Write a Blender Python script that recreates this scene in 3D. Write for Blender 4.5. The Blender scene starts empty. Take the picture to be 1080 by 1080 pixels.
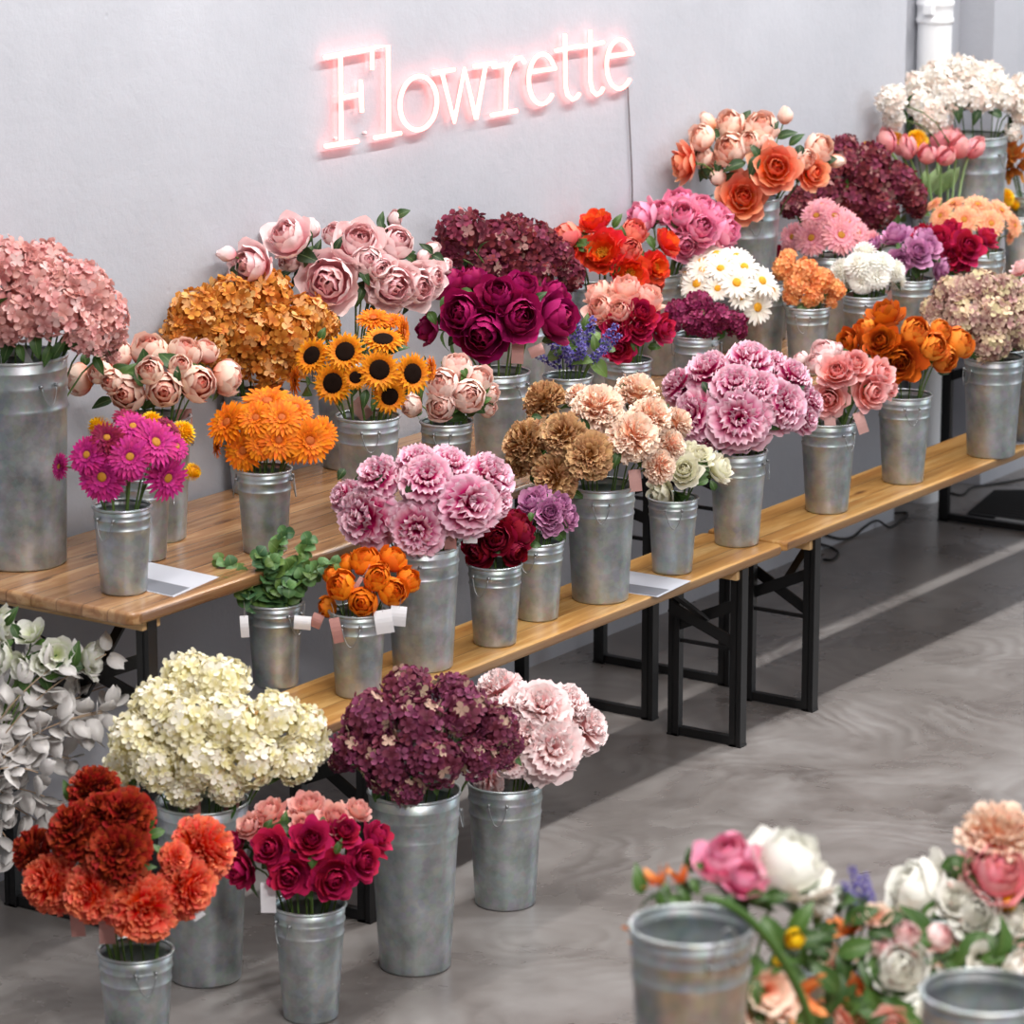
import bpy, math, random
import numpy as np
from mathutils import Vector, Matrix, Quaternion
PI = math.pi
scn = bpy.context.scene
COL = scn.collection
rnd = random.Random(7)

# ------------------------------------------------------------------ camera numbers
CAM = np.array([-8.01969, -6.14433, 2.78967])
YAW, PITCH, FPX = 0.972967, 0.233950, 3841.0
fw = np.array([math.sin(YAW)*math.cos(PITCH), math.cos(YAW)*math.cos(PITCH), -math.sin(PITCH)])
rt = np.array([math.cos(YAW), -math.sin(YAW), 0.0])
up = np.cross(rt, fw)
def ray(u, v): return fw + rt*(u-540)/FPX + up*(540-v)/FPX
def at_z(u, v, z): d = ray(u, v); return CAM + d*(z-CAM[2])/d[2]
def at_y(u, v, y): d = ray(u, v); return CAM + d*(y-CAM[1])/d[1]
def at_d(u, v, d): return CAM + ray(u, v)*d
def dep(P): return float(np.dot(np.array(P)-CAM, fw))
def pix(P):
    q = np.array(P)-CAM; d = np.dot(q, fw)
    return 540+FPX*np.dot(q, rt)/d, 540-FPX*np.dot(q, up)/d
WALL = -0.655
TZ, BZ = 0.774, 0.506           # table and bench heights

# ------------------------------------------------------------------ materials
def lin(c):
    if isinstance(c, str):
        c = [int(c[i:i+2], 16)/255 for i in (0, 2, 4)]
    return tuple(x/12.92 if x <= .04045 else ((x+.055)/1.055)**2.4 for x in c) + (1.0,)
class NT:
    def __init__(s, name):
        s.m = bpy.data.materials.new(name); s.m.use_nodes = True
        s.t = s.m.node_tree; s.t.nodes.clear()
        s.out = s.t.nodes.new('ShaderNodeOutputMaterial')
    def n(s, typ, **kw):
        o = s.t.nodes.new('ShaderNode'+typ)
        for k, v in kw.items():
            if k.startswith('i_'):
                key = k[2:].replace('_', ' ')
                o.inputs[int(key) if key.isdigit() else key].default_value = v
            else: setattr(o, k, v)
        return o
    def l(s, a, b): s.t.links.new(a, b)
    def ramp(s, fac, stops, interp='LINEAR'):
        r = s.n('ValToRGB'); e = r.color_ramp.elements; r.color_ramp.interpolation = interp
        while len(e) < len(stops): e.new(0.5)
        for k, (p, c) in enumerate(stops): e[k].position = p; e[k].color = c
        s.l(fac, r.inputs[0]); return r
    def mix(s, fac, a, b, blend='MIX'):
        m = s.n('MixRGB', blend_type=blend)
        for i, x in ((0, fac), (1, a), (2, b)):
            if hasattr(x, 'links'): s.l(x, m.inputs[i])
            else: m.inputs[i].default_value = x
        return m.outputs[0]
    def math(s, op, a, b=0.0, c=0.0):
        m = s.n('Math', operation=op)
        for i, x in enumerate((a, b, c)):
            if hasattr(x, 'links'): s.l(x, m.inputs[i])
            else: m.inputs[i].default_value = x
        return m.outputs[0]
    def bsdf(s, **kw):
        b = s.n('BsdfPrincipled', **kw); s.l(b.outputs[0], s.out.inputs[0]); return b

def plain(name, c, rough=.5, metal=0., spec=.5):
    k = NT(name); b = k.bsdf(i_Roughness=rough, i_Metallic=metal)
    b.inputs['Specular IOR Level'].default_value = spec
    b.inputs['Base Color'].default_value = lin(c); return k.m

PETALS = {}
def petal_mat(name, inner, outer, alt=None, frac=.2, jit=.35, pos=(.15, .85), hue=.02, trans=.2):
    k = NT('petal_'+name)
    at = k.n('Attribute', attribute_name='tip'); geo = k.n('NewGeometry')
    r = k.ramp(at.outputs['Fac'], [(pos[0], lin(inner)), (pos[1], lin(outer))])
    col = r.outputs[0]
    isl = geo.outputs['Random Per Island']
    if alt:
        f = k.math('LESS_THAN', isl, frac); f = k.math('MULTIPLY', f, .85)
        col = k.mix(f, col, lin(alt))
    r2 = k.math('FRACT', k.math('MULTIPLY', isl, 37.7))
    r3 = k.math('FRACT', k.math('MULTIPLY', isl, 91.3))
    h = k.n('HueSaturation'); k.l(col, h.inputs['Color'])
    k.l(k.math('MULTIPLY_ADD', r2, jit, 1-jit/2), h.inputs['Value'])
    k.l(k.math('MULTIPLY_ADD', r3, hue, .5-hue/2), h.inputs['Hue'])
    b = k.n('BsdfPrincipled', i_Roughness=.6); b.inputs['Specular IOR Level'].default_value = .25
    t = k.n('BsdfTranslucent'); mx = k.n('MixShader'); mx.inputs[0].default_value = trans
    k.l(h.outputs[0], b.inputs['Base Color']); k.l(h.outputs[0], t.inputs[0])
    k.l(b.outputs[0], mx.inputs[1]); k.l(t.outputs[0], mx.inputs[2]); k.l(mx.outputs[0], k.out.inputs[0])
    PETALS[name] = k.m; return k.m

def wall_mat():
    k = NT('white_plaster'); b = k.bsdf(i_Roughness=.75); b.inputs['Specular IOR Level'].default_value = .25
    tc = k.n('TexCoord')
    n1 = k.n('TexNoise', i_Scale=2.2, i_Detail=6.0, i_Roughness=.6); k.l(tc.outputs['Object'], n1.inputs['Vector'])
    n2 = k.n('TexNoise', i_Scale=26.0, i_Detail=8.0, i_Roughness=.65); k.l(tc.outputs['Object'], n2.inputs['Vector'])
    n3 = k.n('TexVoronoi', i_Scale=7.0); k.l(tc.outputs['Object'], n3.inputs['Vector'])
    dots = k.ramp(n3.outputs['Distance'], [(.0, (1, 1, 1, 1)), (.06, (0, 0, 0, 1))])
    c = k.ramp(n1.outputs[0], [(.3, lin('aeb0b7')), (.7, lin('b8bac1'))])
    k.l(c.outputs[0], b.inputs['Base Color'])
    s = k.math('ADD', k.math('MULTIPLY', n2.outputs[0], .6), k.math('MULTIPLY', n1.outputs[0], 1.2))
    s = k.math('SUBTRACT', s, k.math('MULTIPLY', dots.outputs[0], .25))
    bp = k.n('Bump', i_Strength=.35, i_Distance=.012); k.l(s, bp.inputs['Height']); k.l(bp.outputs[0], b.inputs['Normal'])
    return k.m
def floor_mat():
    k = NT('polished_concrete'); b = k.bsdf(); b.inputs['Specular IOR Level'].default_value = .5
    tc = k.n('TexCoord')
    n0 = k.n('TexNoise', i_Scale=.9, i_Detail=4.0); k.l(tc.outputs['Object'], n0.inputs['Vector'])
    warp = k.n('VectorMath', operation='SCALE'); warp.inputs['Scale'].default_value = 1.3
    k.l(n0.outputs['Color'], warp.inputs[0])
    warp.inputs['Scale'].default_value = .7
    add = k.n('VectorMath', operation='ADD'); k.l(tc.outputs['Object'], add.inputs[0]); k.l(warp.outputs[0], add.inputs[1])
    # trowel arcs: fine rings about scattered cell centres
    vor = k.n('TexVoronoi', i_Scale=1.5); k.l(add.outputs[0], vor.inputs['Vector'])
    ns = k.n('TexNoise', i_Scale=3.0, i_Detail=5.0, i_Roughness=.6); k.l(add.outputs[0], ns.inputs['Vector'])
    ring = k.math('SINE', k.math('ADD', k.math('MULTIPLY', vor.outputs['Distance'], 75.0), k.math('MULTIPLY', ns.outputs[0], 22.0)))
    mask = k.n('TexNoise', i_Scale=2.3, i_Detail=3.0); k.l(tc.outputs['Object'], mask.inputs['Vector'])
    mk = k.ramp(mask.outputs[0], [(.42, (0, 0, 0, 1)), (.66, (1, 1, 1, 1))])
    base = k.ramp(ns.outputs[0], [(.28, lin('554e4b')), (.5, lin('78726f')), (.72, lin('928e8c'))])
    big = k.n('TexNoise', i_Scale=.8, i_Detail=2.0); k.l(tc.outputs['Object'], big.inputs['Vector'])
    c = k.mix(k.math('MULTIPLY', k.ramp(big.outputs[0], [(.35, (0, 0, 0, 1)), (.65, (1, 1, 1, 1))]).outputs[0], .55), base.outputs[0], lin('86827f'))
    f = k.math('MULTIPLY', k.math('MULTIPLY_ADD', ring, .5, .5), k.math('MULTIPLY', mk.outputs[0], .22))
    c = k.mix(f, c, lin('b5b3b1'))
    k.l(c, b.inputs['Base Color'])
    k.l(k.math('MULTIPLY_ADD', ns.outputs[0], .35, .12), b.inputs['Roughness'])
    bp = k.n('Bump', i_Strength=.03, i_Distance=.01); k.l(ns.outputs[0], bp.inputs['Height']); k.l(bp.outputs[0], b.inputs['Normal'])
    return k.m
def wood_mat(name, plank, dark, mid, light, rough):
    k = NT(name); b = k.bsdf(i_Roughness=rough); b.inputs['Coat Weight'].default_value = .35; b.inputs['Coat Roughness'].default_value = .12
    tc = k.n('TexCoord'); sp = k.n('SeparateXYZ'); k.l(tc.outputs['Object'], sp.inputs[0])
    pl = k.math('FLOOR', k.math('DIVIDE', sp.outputs[1], plank))
    mp = k.n('CombineXYZ')
    k.l(k.math('ADD', k.math('MULTIPLY', sp.outputs[0], .9), k.math('MULTIPLY', pl, 3.7)), mp.inputs[0])
    k.l(k.math('MULTIPLY', sp.outputs[1], 11.0), mp.inputs[1]); k.l(k.math('MULTIPLY', sp.outputs[2], 11.0), mp.inputs[2])
    n1 = k.n('TexNoise', i_Scale=2.2, i_Detail=6.0, i_Roughness=.6, i_Distortion=.9); k.l(mp.outputs[0], n1.inputs['Vector'])
    ww = k.math('SINE', k.math('MULTIPLY', n1.outputs[0], 42.0))
    c = k.ramp(n1.outputs[0], [(.28, lin(dark)), (.48, lin(mid)), (.68, lin(light))])
    c2 = k.mix(k.math('MULTIPLY', k.math('MULTIPLY_ADD', ww, .5, .5), .22), c.outputs[0], lin(dark))
    wn = k.n('TexWhiteNoise', noise_dimensions='1D'); k.l(pl, wn.inputs['W'])
    c3 = k.mix(k.math('MULTIPLY', wn.outputs['Value'], .42), c2, lin(dark))
    kv = k.n('CombineXYZ'); k.l(k.math('MULTIPLY', sp.outputs[0], 2.6), kv.inputs[0]); k.l(k.math('MULTIPLY', sp.outputs[1], 8.0), kv.inputs[1]); k.l(pl, kv.inputs[2])
    vo = k.n('TexVoronoi', i_Scale=1.0); k.l(kv.outputs[0], vo.inputs['Vector'])
    kn = k.ramp(vo.outputs['Distance'], [(.05, (1, 1, 1, 1)), (.12, (0, 0, 0, 1))])
    c4 = k.mix(k.math('MULTIPLY', kn.outputs[0], .8), c3, lin('5a3218'))
    fr = k.math('FRACT', k.math('DIVIDE', sp.outputs[1], plank))
    seam = k.math('LESS_THAN', k.math('MINIMUM', fr, k.math('SUBTRACT', 1.0, fr)), .018)
    c5 = k.mix(k.math('MULTIPLY', seam, .6), c4, lin('4a2a15'))
    k.l(c5, b.inputs['Base Color'])
    bp = k.n('Bump', i_Strength=.12, i_Distance=.004); k.l(n1.outputs[0], bp.inputs['Height']); k.l(bp.outputs[0], b.inputs['Normal'])
    return k.m
def zinc_mat():
    k = NT('galvanised_zinc'); b = k.bsdf(i_Metallic=.8)
    tc = k.n('TexCoord'); oi = k.n('ObjectInfo')
    off = k.n('VectorMath', operation='ADD'); k.l(tc.outputs['Object'], off.inputs[0]); k.l(oi.outputs['Location'], off.inputs[1])
    n = k.n('TexNoise', i_Scale=14.0, i_Detail=6.0, i_Roughness=.62); k.l(off.outputs[0], n.inputs['Vector'])
    st = k.n('Mapping'); st.inputs['Scale'].default_value = (34, 34, 3.0); k.l(off.outputs[0], st.inputs['Vector'])
    n2 = k.n('TexNoise', i_Scale=1.0, i_Detail=3.0); k.l(st.outputs[0], n2.inputs['Vector'])
    v = k.n('TexVoronoi', i_Scale=70.0); k.l(off.outputs[0], v.inputs['Vector'])
    c = k.ramp(n.outputs[0], [(.3, lin('8f9798')), (.55, lin('b4babc')), (.75, lin('ccd1d3'))])
    c2 = k.mix(.12, c.outputs[0], v.outputs['Color'], 'SOFT_LIGHT')
    rust = k.ramp(n2.outputs[0], [(.58, (0, 0, 0, 1)), (.72, (1, 1, 1, 1))])
    c3 = k.mix(k.math('MULTIPLY', rust.outputs[0], .22), c2, lin('a08f7c'))
    k.l(c3, b.inputs['Base Color'])
    k.l(k.math('MULTIPLY_ADD', n.outputs[0], .3, .27), b.inputs['Roughness'])
    bp = k.n('Bump', i_Strength=.1, i_Distance=.002); k.l(n.outputs[0], bp.inputs['Height']); k.l(bp.outputs[0], b.inputs['Normal'])
    return k.m
def leaf_mat(name, a, b_, rough=.5):
    k = NT(name); geo = k.n('NewGeometry'); oi = k.n('ObjectInfo'); at = k.n('Attribute', attribute_name='tip')
    r = k.math('FRACT', k.math('ADD', geo.outputs['Random Per Island'], oi.outputs['Random']))
    c = k.mix(r, lin(a), lin(b_))
    vein = k.math('LESS_THAN', at.outputs['Fac'], .06)
    c = k.mix(k.math('MULTIPLY', vein, .35), c, lin('9ab070'))
    b = k.n('BsdfPrincipled', i_Roughness=rough); t = k.n('BsdfTranslucent'); mx = k.n('MixShader'); mx.inputs[0].default_value = .2
    k.l(c, b.inputs['Base Color']); k.l(c, t.inputs[0]); k.l(b.outputs[0], mx.inputs[1]); k.l(t.outputs[0], mx.inputs[2]); k.l(mx.outputs[0], k.out.inputs[0])
    return k.m
def disc_mat():
    k = NT('honesty_pod'); geo = k.n('NewGeometry')
    c = k.mix(geo.outputs['Random Per Island'], lin('fbfaf9'), lin('ebe5e0'))
    b = k.n('BsdfPrincipled', i_Roughness=.35); t = k.n('BsdfTranslucent'); tr = k.n('BsdfTransparent')
    m1 = k.n('MixShader'); m1.inputs[0].default_value = .15; m2 = k.n('MixShader'); m2.inputs[0].default_value = .03
    k.l(c, b.inputs['Base Color']); k.l(c, t.inputs[0])
    k.l(b.outputs[0], m1.inputs[1]); k.l(t.outputs[0], m1.inputs[2]); k.l(m1.outputs[0], m2.inputs[1]); k.l(tr.outputs[0], m2.inputs[2]); k.l(m2.outputs[0], k.out.inputs[0])
    return k.m
def emit_mat(name, c, s):
    k = NT(name); e = k.n('Emission'); e.inputs[0].default_value = c; e.inputs[1].default_value = s; k.l(e.outputs[0], k.out.inputs[0]); return k.m
def glass_mat():
    k = NT('clear_acrylic'); g = k.n('BsdfGlossy', i_Roughness=.05); t = k.n('BsdfTransparent'); m = k.n('MixShader'); m.inputs[0].default_value = .015
    t.inputs[0].default_value = (1, 1, 1, 1)
    k.l(t.outputs[0], m.inputs[1]); k.l(g.outputs[0], m.inputs[2]); k.l(m.outputs[0], k.out.inputs[0]); return k.m

M = dict(wall=wall_mat(), floor=floor_mat(), zinc=zinc_mat(),
    bench=wood_mat('varnished_pine', .0835, '9c6630', 'cf9d58', 'e4bc7c', .35),
    table=wood_mat('varnished_table_pine', .0725, '7c5433', 'ab7d52', 'cfa97c', .27),
    batten=plain('raw_pine', 'd8b07c', .6), black=plain('black_powder_coat', '151516', .42),
    wire=plain('steel_wire', '9a9d9f', .4, .8), cable=plain('black_rubber', '141414', .55), greycord=plain('grey_cord', '6d6668', .6),
    stem=leaf_mat('green_stem', '4d6a2c', '6c8842'), leaf=leaf_mat('green_leaf', '2c4a1e', '4c7030'),
    darkleaf=leaf_mat('dark_leaf', '1f3618', '36562a'), euca=leaf_mat('eucalyptus_leaf', '3a5f3c', '6b9456'), palegreen=leaf_mat('pale_leaf', '7fa05c', 'a2bd84'),
    twig=plain('dry_twig', 'b39a80', .7), pod=disc_mat(), pipe=plain('white_pipe', 'e9eaec', .35),
    whitetag=plain('white_card', 'efeef2', .6), pinktag=plain('pink_card', 'd9aaa4', .65), dustytag=plain('dusty_pink_card', 'b8837c', .65),
    string=plain('thin_string', '8f8a86', .8), paper=plain('white_paper', 'c6c9d2', .45), print=plain('grey_print', '777a82', .45),
    tube=emit_mat('pink_neon', (1.0, .22, .185, 1), 6.6), acrylic=glass_mat(), mat=plain('black_mat', '1c1c1d', .8), tape=plain('aluminium_strip', 'a9a9a6', .4, .4),
    seed=plain('dark_seed_disc', '1c100a', .9, spec=.1), yellow=plain('yellow_stamens', 'e5a51e', .7), ochre=plain('ochre_stamens', 'b87a1c', .75),
    green_c=plain('green_heart', '8d9a4a', .7), orange_c=plain('orange_heart', 'b5560f', .75), plum_c=plain('plum_heart', '5a0f34', .75))
# petal colours: inner -> outer edge
pm = petal_mat
pm('coral_pale', 'f58a58', 'ffe0cf', jit=.15, pos=(.15, .75)); pm('dusty_pink', 'c98680', 'eab4ae', 'f6d6cf', .15, .3); pm('peach_rose', 'ee6a48', 'fde0cf', jit=.15, pos=(.2, .75))
pm('magenta', '9a1460', 'cf2f88', jit=.35); pm('orange_gerbera', 'c9560a', 'f2850f', jit=.3); pm('ochre_hydrangea', 'b8651a', 'dc9440', 'edbb78', .2, .4)
pm('blush', 'f08f9c', 'ffe8e6', jit=.1, pos=(.1, .75)); pm('sunflower', 'd97a0a', 'f7a21c', jit=.3); pm('pale_pink_rose', 'f29d88', 'ffe6dc', jit=.12, pos=(.15, .75))
pm('magenta_peony', '7d0b3a', 'ad1a63', jit=.4); pm('burgundy', '561a28', '853646', 'b58a80', .1, .6, hue=.04); pm('bluebell', '4b4390', '7a70bc', 'a9a3d6', .2, .4)
pm('red_peony', 'f2641c', 'ec4038', jit=.2); pm('coral_pink', 'ee5f50', 'f58d80', jit=.2); pm('pink_peony', 'e2568f', 'f8b0c8', jit=.3)
pm('soft_peach', 'f5a08c', 'fdd5c6', jit=.15); pm('crimson', 'a30f3d', 'cf2a58', jit=.35); pm('daisy', 'f2ead8', 'fbf8f1', jit=.08)
pm('wine', '5d1233', '8a2650', 'a8446a', .15, .5); pm('apricot', 'ec8a48', 'f6b47a', jit=.3); pm('white', 'f4f2e6', 'fdfdf8', jit=.06)
pm('lilac', 'b862a0', 'e3a9cd', jit=.3); pm('peach_gerbera', 'f0885a', 'f9bd94', jit=.2); pm('yellow', 'eaa90c', 'f8cd1e', jit=.2)
pm('pink_gerbera', 'e2758c', 'f3adb4', jit=.2); pm('coral_peony', 'ee5a1c', 'fdbf9e', jit=.2, pos=(.3, .95)); pm('tulip_pink', 'ea7488', 'f8b0b2', jit=.15)
pm('white_hydrangea', 'ece2d4', 'faf7f2', 'f3ddcf', .18, .1); pm('amber', 'a2551c', 'c97f36', jit=.35); pm('striped', 'd6247c', 'fce2ec', jit=.12, pos=(.5, .98))
pm('orange_ball', 'e2640e', 'f5871d', jit=.2); pm('dark_red', '6a0620', '94102f', jit=.4); pm('tan', 'a0622c', 'e9c191', jit=.3, pos=(.4, 1.)); pm('peach_carnation', 'f5a47e', 'fde6d2', jit=.15)
pm('cream', 'e4e0bc', 'f6f3e4', jit=.1); pm('rose_pink', 'f06a5c', 'fed0ce', jit=.12, pos=(.1, .75)); pm('burnt_orange', 'a8420a', 'df701c', jit=.35); pm('light_orange', 'e26e18', 'f29038', jit=.2)
pm('antique', '9c6c6c', 'cdb0a0', 'e0d2a8', .3, .45, hue=.05); pm('cream_hydrangea', 'e6db9f', 'faf4d8', 'fffbee', .25, .16); pm('burgundy_deep', '5a1d32', '85405a', 'd0b499', .1, .55, hue=.04)
pm('light_pink', 'f4a7a6', 'ffebea', jit=.1); pm('rust', '74120b', 'b83c22', jit=.4, pos=(.5, 1.)); pm('coral_mum', 'ea3010', 'fb9270', jit=.25, pos=(.5, 1.)); pm('crimson_edge', '98083c', 'd42a62', jit=.3)
pm('pink_ruffle', 'ee9a90', 'f5c2b8', jit=.2); pm('lisianthus', 'c9d49a', 'f6f6ee', jit=.06); pm('tulip_orange', 'd96a2a', 'ee9a5c', jit=.2); pm('rose_leaf', 'c99a92', 'dcb7ac', jit=.2)
pm('wine_gerbera', '6d0a2c', '8f1540', jit=.3)

# ------------------------------------------------------------------ mesh helpers
class MB:
    def __init__(s): s.v = []; s.f = []; s.t = []
    def add(s, v, f, t=None):
        o = len(s.v); s.v += [tuple(map(float, p)) for p in v]; s.f += [tuple(i+o for i in q) for q in f]
        s.t += list(map(float, t)) if t is not None else [0.5]*len(v)
    def box(s, lo, hi):
        x0, y0, z0 = lo; x1, y1, z1 = hi
        s.add([(x0,y0,z0),(x1,y0,z0),(x1,y1,z0),(x0,y1,z0),(x0,y0,z1),(x1,y0,z1),(x1,y1,z1),(x0,y1,z1)],
              [(0,3,2,1),(4,5,6,7),(0,1,5,4),(1,2,6,5),(2,3,7,6),(3,0,4,7)])
    def bar(s, a, b, w, h, upv=(0, 0, 1)):
        a = Vector(a); b = Vector(b); d = (b-a).normalized(); u = Vector(upv)
        if abs(d.dot(u)) > .95: u = Vector((1, 0, 0))
        x = d.cross(u).normalized()*w/2; y = x.cross(d).normalized()*h/2
        s.add([a-x-y, a+x-y, a+x+y, a-x+y, b-x-y, b+x-y, b+x+y, b-x+y], [(0,3,2,1),(4,5,6,7),(0,1,5,4),(1,2,6,5),(2,3,7,6),(3,0,4,7)])
    def tube(s, pts, r, n=6, closed=False):
        pts = [Vector(p) for p in pts]; m = len(pts); vs = []; prev = None
        for i, p in enumerate(pts):
            d = (pts[(i+1) % m]-pts[i-1]) if closed else (pts[min(i+1, m-1)]-pts[max(i-1, 0)])
            d.normalize()
            if prev is None:
                q = Vector((0, 0, 1)) if abs(d.z) < .9 else Vector((1, 0, 0)); x = d.cross(q).normalized()
            else: x = (prev-d*prev.dot(d)).normalized()
            prev = x; y = d.cross(x); rr = r[i] if isinstance(r, (list, tuple)) else r
            vs += [p+x*rr*math.cos(2*PI*k/n)+y*rr*math.sin(2*PI*k/n) for k in range(n)]
        fs = [(i*n+k, i*n+(k+1) % n, ((i+1) % m)*n+(k+1) % n, ((i+1) % m)*n+k) for i in range(m if closed else m-1) for k in range(n)]
        if not closed: fs += [tuple(range(n))[::-1], tuple((m-1)*n+k for k in range(n))]
        s.add(vs, fs)
    def lathe(s, prof, n=40, jitter=None):
        vs = [(r*math.cos(2*PI*k/n), r*math.sin(2*PI*k/n), z) for r, z in prof for k in range(n)]
        m = len(prof)
        fs = [(i*n+k, i*n+(k+1) % n, (i+1)*n+(k+1) % n, (i+1)*n+k) for i in range(m-1) for k in range(n)]
        s.add(vs, fs)
    def mesh(s, name, mat, smooth=True):
        me = bpy.data.meshes.new(name); me.from_pydata(s.v, [], s.f); me.validate()
        if len(me.vertices) == len(s.t):
            a = me.attributes.new('tip', 'FLOAT', 'POINT'); a.data.foreach_set('value', s.t)
        if smooth: me.polygons.foreach_set('use_smooth', [True]*len(me.polygons))
        me.materials.append(mat); me.update(); return me
def link(name, me, parent=None, mtx=None):
    o = bpy.data.objects.new(name, me); COL.objects.link(o)
    if parent: o.parent = parent
    if mtx is not None: o.matrix_local = mtx
    return o
def bevel(o, w=.004, seg=2):
    m = o.modifiers.new('bevel', 'BEVEL'); m.width = w; m.segments = seg; m.limit_method = 'ANGLE'; return o
LABELS = {}
def tag(o, label, cat, group=None):
    n = len(label.split()); assert 4 <= n <= 16, (n, label)
    LABELS[label] = LABELS.get(label, 0)+1
    o['label'] = label; o['category'] = cat
    if group: o['group'] = group
    return o
def empty(name, loc, label, cat, group=None):
    o = bpy.data.objects.new(name, None); COL.objects.link(o); o.location = loc; o.empty_display_size = .05
    return tag(o, label, cat, group)
def struct(o): o['kind'] = 'structure'; return o

# ------------------------------------------------------------------ room
def quadbox(name, lo, hi, mat):
    m = MB(); m.box(lo, hi); o = link(name, m.mesh(name, mat, False)); return struct(o)
quadbox('floor', (-9, -9, -.1), (6, -.40, 0), M['floor'])
quadbox('wall_back', (-6, WALL, 0), (2.262, WALL+.2, 4.2), M['wall'])
quadbox('wall_recess', (2.262, WALL+.125, 0), (2.875, WALL+.2, 4.2), M['wall'])
quadbox('wall_pier', (2.875, WALL, 0), (6, WALL+.2, 4.2), M['wall'])
# pipe in the recess
t = empty('drain_pipe', (float(at_y(985, 60, WALL+.062)[0]), WALL+.062, 0), 'white vertical drain pipe in the wall recess behind white flowers', 'pipe')
m = MB(); m.lathe([(.0565, 0), (.0565, 4.2)], 32); link('pipe', m.mesh('pipe', M['pipe']), t)
cz = float(at_y(985, 14, WALL+.05)[2])
m = MB(); m.lathe([(.057, cz-.035), (.0615, cz-.033), (.0625, cz-.02), (.059, cz-.016), (.059, cz+.02), (.063, cz+.024), (.063, cz+.036), (.057, cz+.04)], 32)
col = link('collar', m.mesh('collar', M['pipe']), t)
m = MB(); m.box((-.082, -.03, cz+.0), (-.058, 0, cz+.03)); link('clamp_lug', m.mesh('clamp_lug', M['pipe'], False), col)

# ------------------------------------------------------------------ tables and benches
def board(name, L, W, T, rc, mat, parent, z):
    # rounded-corner slab, x 0..L, y 0..W (y towards the wall)
    m = MB(); pts = []
    for cx, cy, a0 in ((L-rc, rc, -PI/2), (L-rc, W-rc, 0), (rc, W-rc, PI/2), (rc, rc, PI)):
        for k in range(7): a = a0+k*PI/12; pts.append((cx+rc*math.cos(a), cy+rc*math.sin(a)))
    n = len(pts)
    m.add([(x, y, z-T) for x, y in pts]+[(x, y, z) for x, y in pts], [tuple(range(n))[::-1], tuple(range(n, 2*n))]+[(i, (i+1) % n, n+(i+1) % n, n+i) for i in range(n)])
    o = link(name, m.mesh(name, mat, False), parent); bevel(o, T*.3, 3); return o
def beer_furniture(root, L, W, H, e, lo, T, top, mat, wl, bz_=(.54, .56, .74, .8, .62), e2=None):
    # lo: leg inset from front, wl: distance between the two legs
    board(top, L, W, T, .03 if W > .4 else .018, mat, root, H)
    hz = H-T
    for side in (0, 1):
        x = e if side == 0 else L-(e2 or e); inw = 1 if side == 0 else -1
        for y in (lo, lo+wl):
            m = MB(); m.box((x-.016, y-.002, 0), (x+.016, y+.002, hz)); m.box((x-.016, y-.02 if y == lo+wl else y, 0), (x-.012, y if y == lo+wl else y+.02, hz))
            m.box((x-.016, y-.016, 0), (x+.016, y+.016, .006)); m.box((x-.015, y-.014, .0), (x+.015, y+.014, hz-.001)); link('leg', m.mesh('leg', M['black'], False), root)
        m = MB(); m.bar((x, lo, .014), (x, lo+wl, .014), .02, .022); link('floor_bar', m.mesh('floor_bar', M['black'], False), root)
        m = MB(); m.bar((x, lo, bz_[0]*hz), (x, lo+wl, bz_[0]*hz), .009, .009); link('cross_rod', m.mesh('cross_rod', M['black'], False), root)
        m = MB(); m.bar((x, lo, bz_[1]*hz), (x+inw*.03, lo+wl, bz_[2]*hz), .006, .03); link('brace', m.mesh('brace', M['black'], False), root)
        m = MB(); m.bar((x+inw*.008, lo, bz_[3]*hz), (x+inw*.008, lo+wl, bz_[4]*hz), .006, .03); link('brace', m.mesh('brace', M['black'], False), root)
        m = MB(); m.bar((x+inw*.012, lo+wl/2, .69*hz), (x+inw*.24, lo+wl/2, hz-.004), .024, .008); link('strut', m.mesh('strut', M['black'], False), root)
        m = MB(); m.box((x-.03, W*.06, hz-.028), (x+.03, W*.94, hz)); link('batten', m.mesh('batten', M['batten'], False), root)
BY0 = -1.541      # bench front edge
bl = 1.985
b1 = empty('bench', (-bl, BY0, 0), 'left varnished pine bench with black folding legs, under orange and dark red flowers', 'bench', 'beer benches in the front row')
beer_furniture(b1, bl, .245, BZ, .184, .02, .027, 'seat_board', M['bench'], .194)
b2 = empty('bench', (.02, BY0+.006, 0), 'right varnished pine bench with black folding legs, under pink roses', 'bench', 'beer benches in the front row')
beer_furniture(b2, bl+.35, .245, BZ, .184, .02, .027, 'seat_board', M['bench'], .194)
TY0 = -1.247
tl = 2.26
t1 = empty('folding_table', (-.005-tl, TY0, 0), 'left pine folding table behind the bench, corner showing under magenta flowers', 'table', 'beer tables along the wall')
beer_furniture(t1, tl, .58, TZ, .1, .045, .03, 'tabletop', M['table'], .415, (.66, .73, .87, .87, .64))
t2 = empty('folding_table', (.19, TY0-.058, 0), 'right pine folding table against the wall, hidden under crowded buckets', 'table', 'beer tables along the wall')
beer_furniture(t2, 2.92, .638, TZ, .1, .103, .03, 'tabletop', M['table'], .415, (.66, .73, .87, .87, .64), 2.92-2.17)
t3 = empty('folding_table', (-4.5, -4.36, 0), 'foreground pine folding table covered by loose bright flowers', 'table')
beer_furniture(t3, 2.3, .84, TZ, .15, .06, .03, 'tabletop', M['table'], .7)

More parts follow.
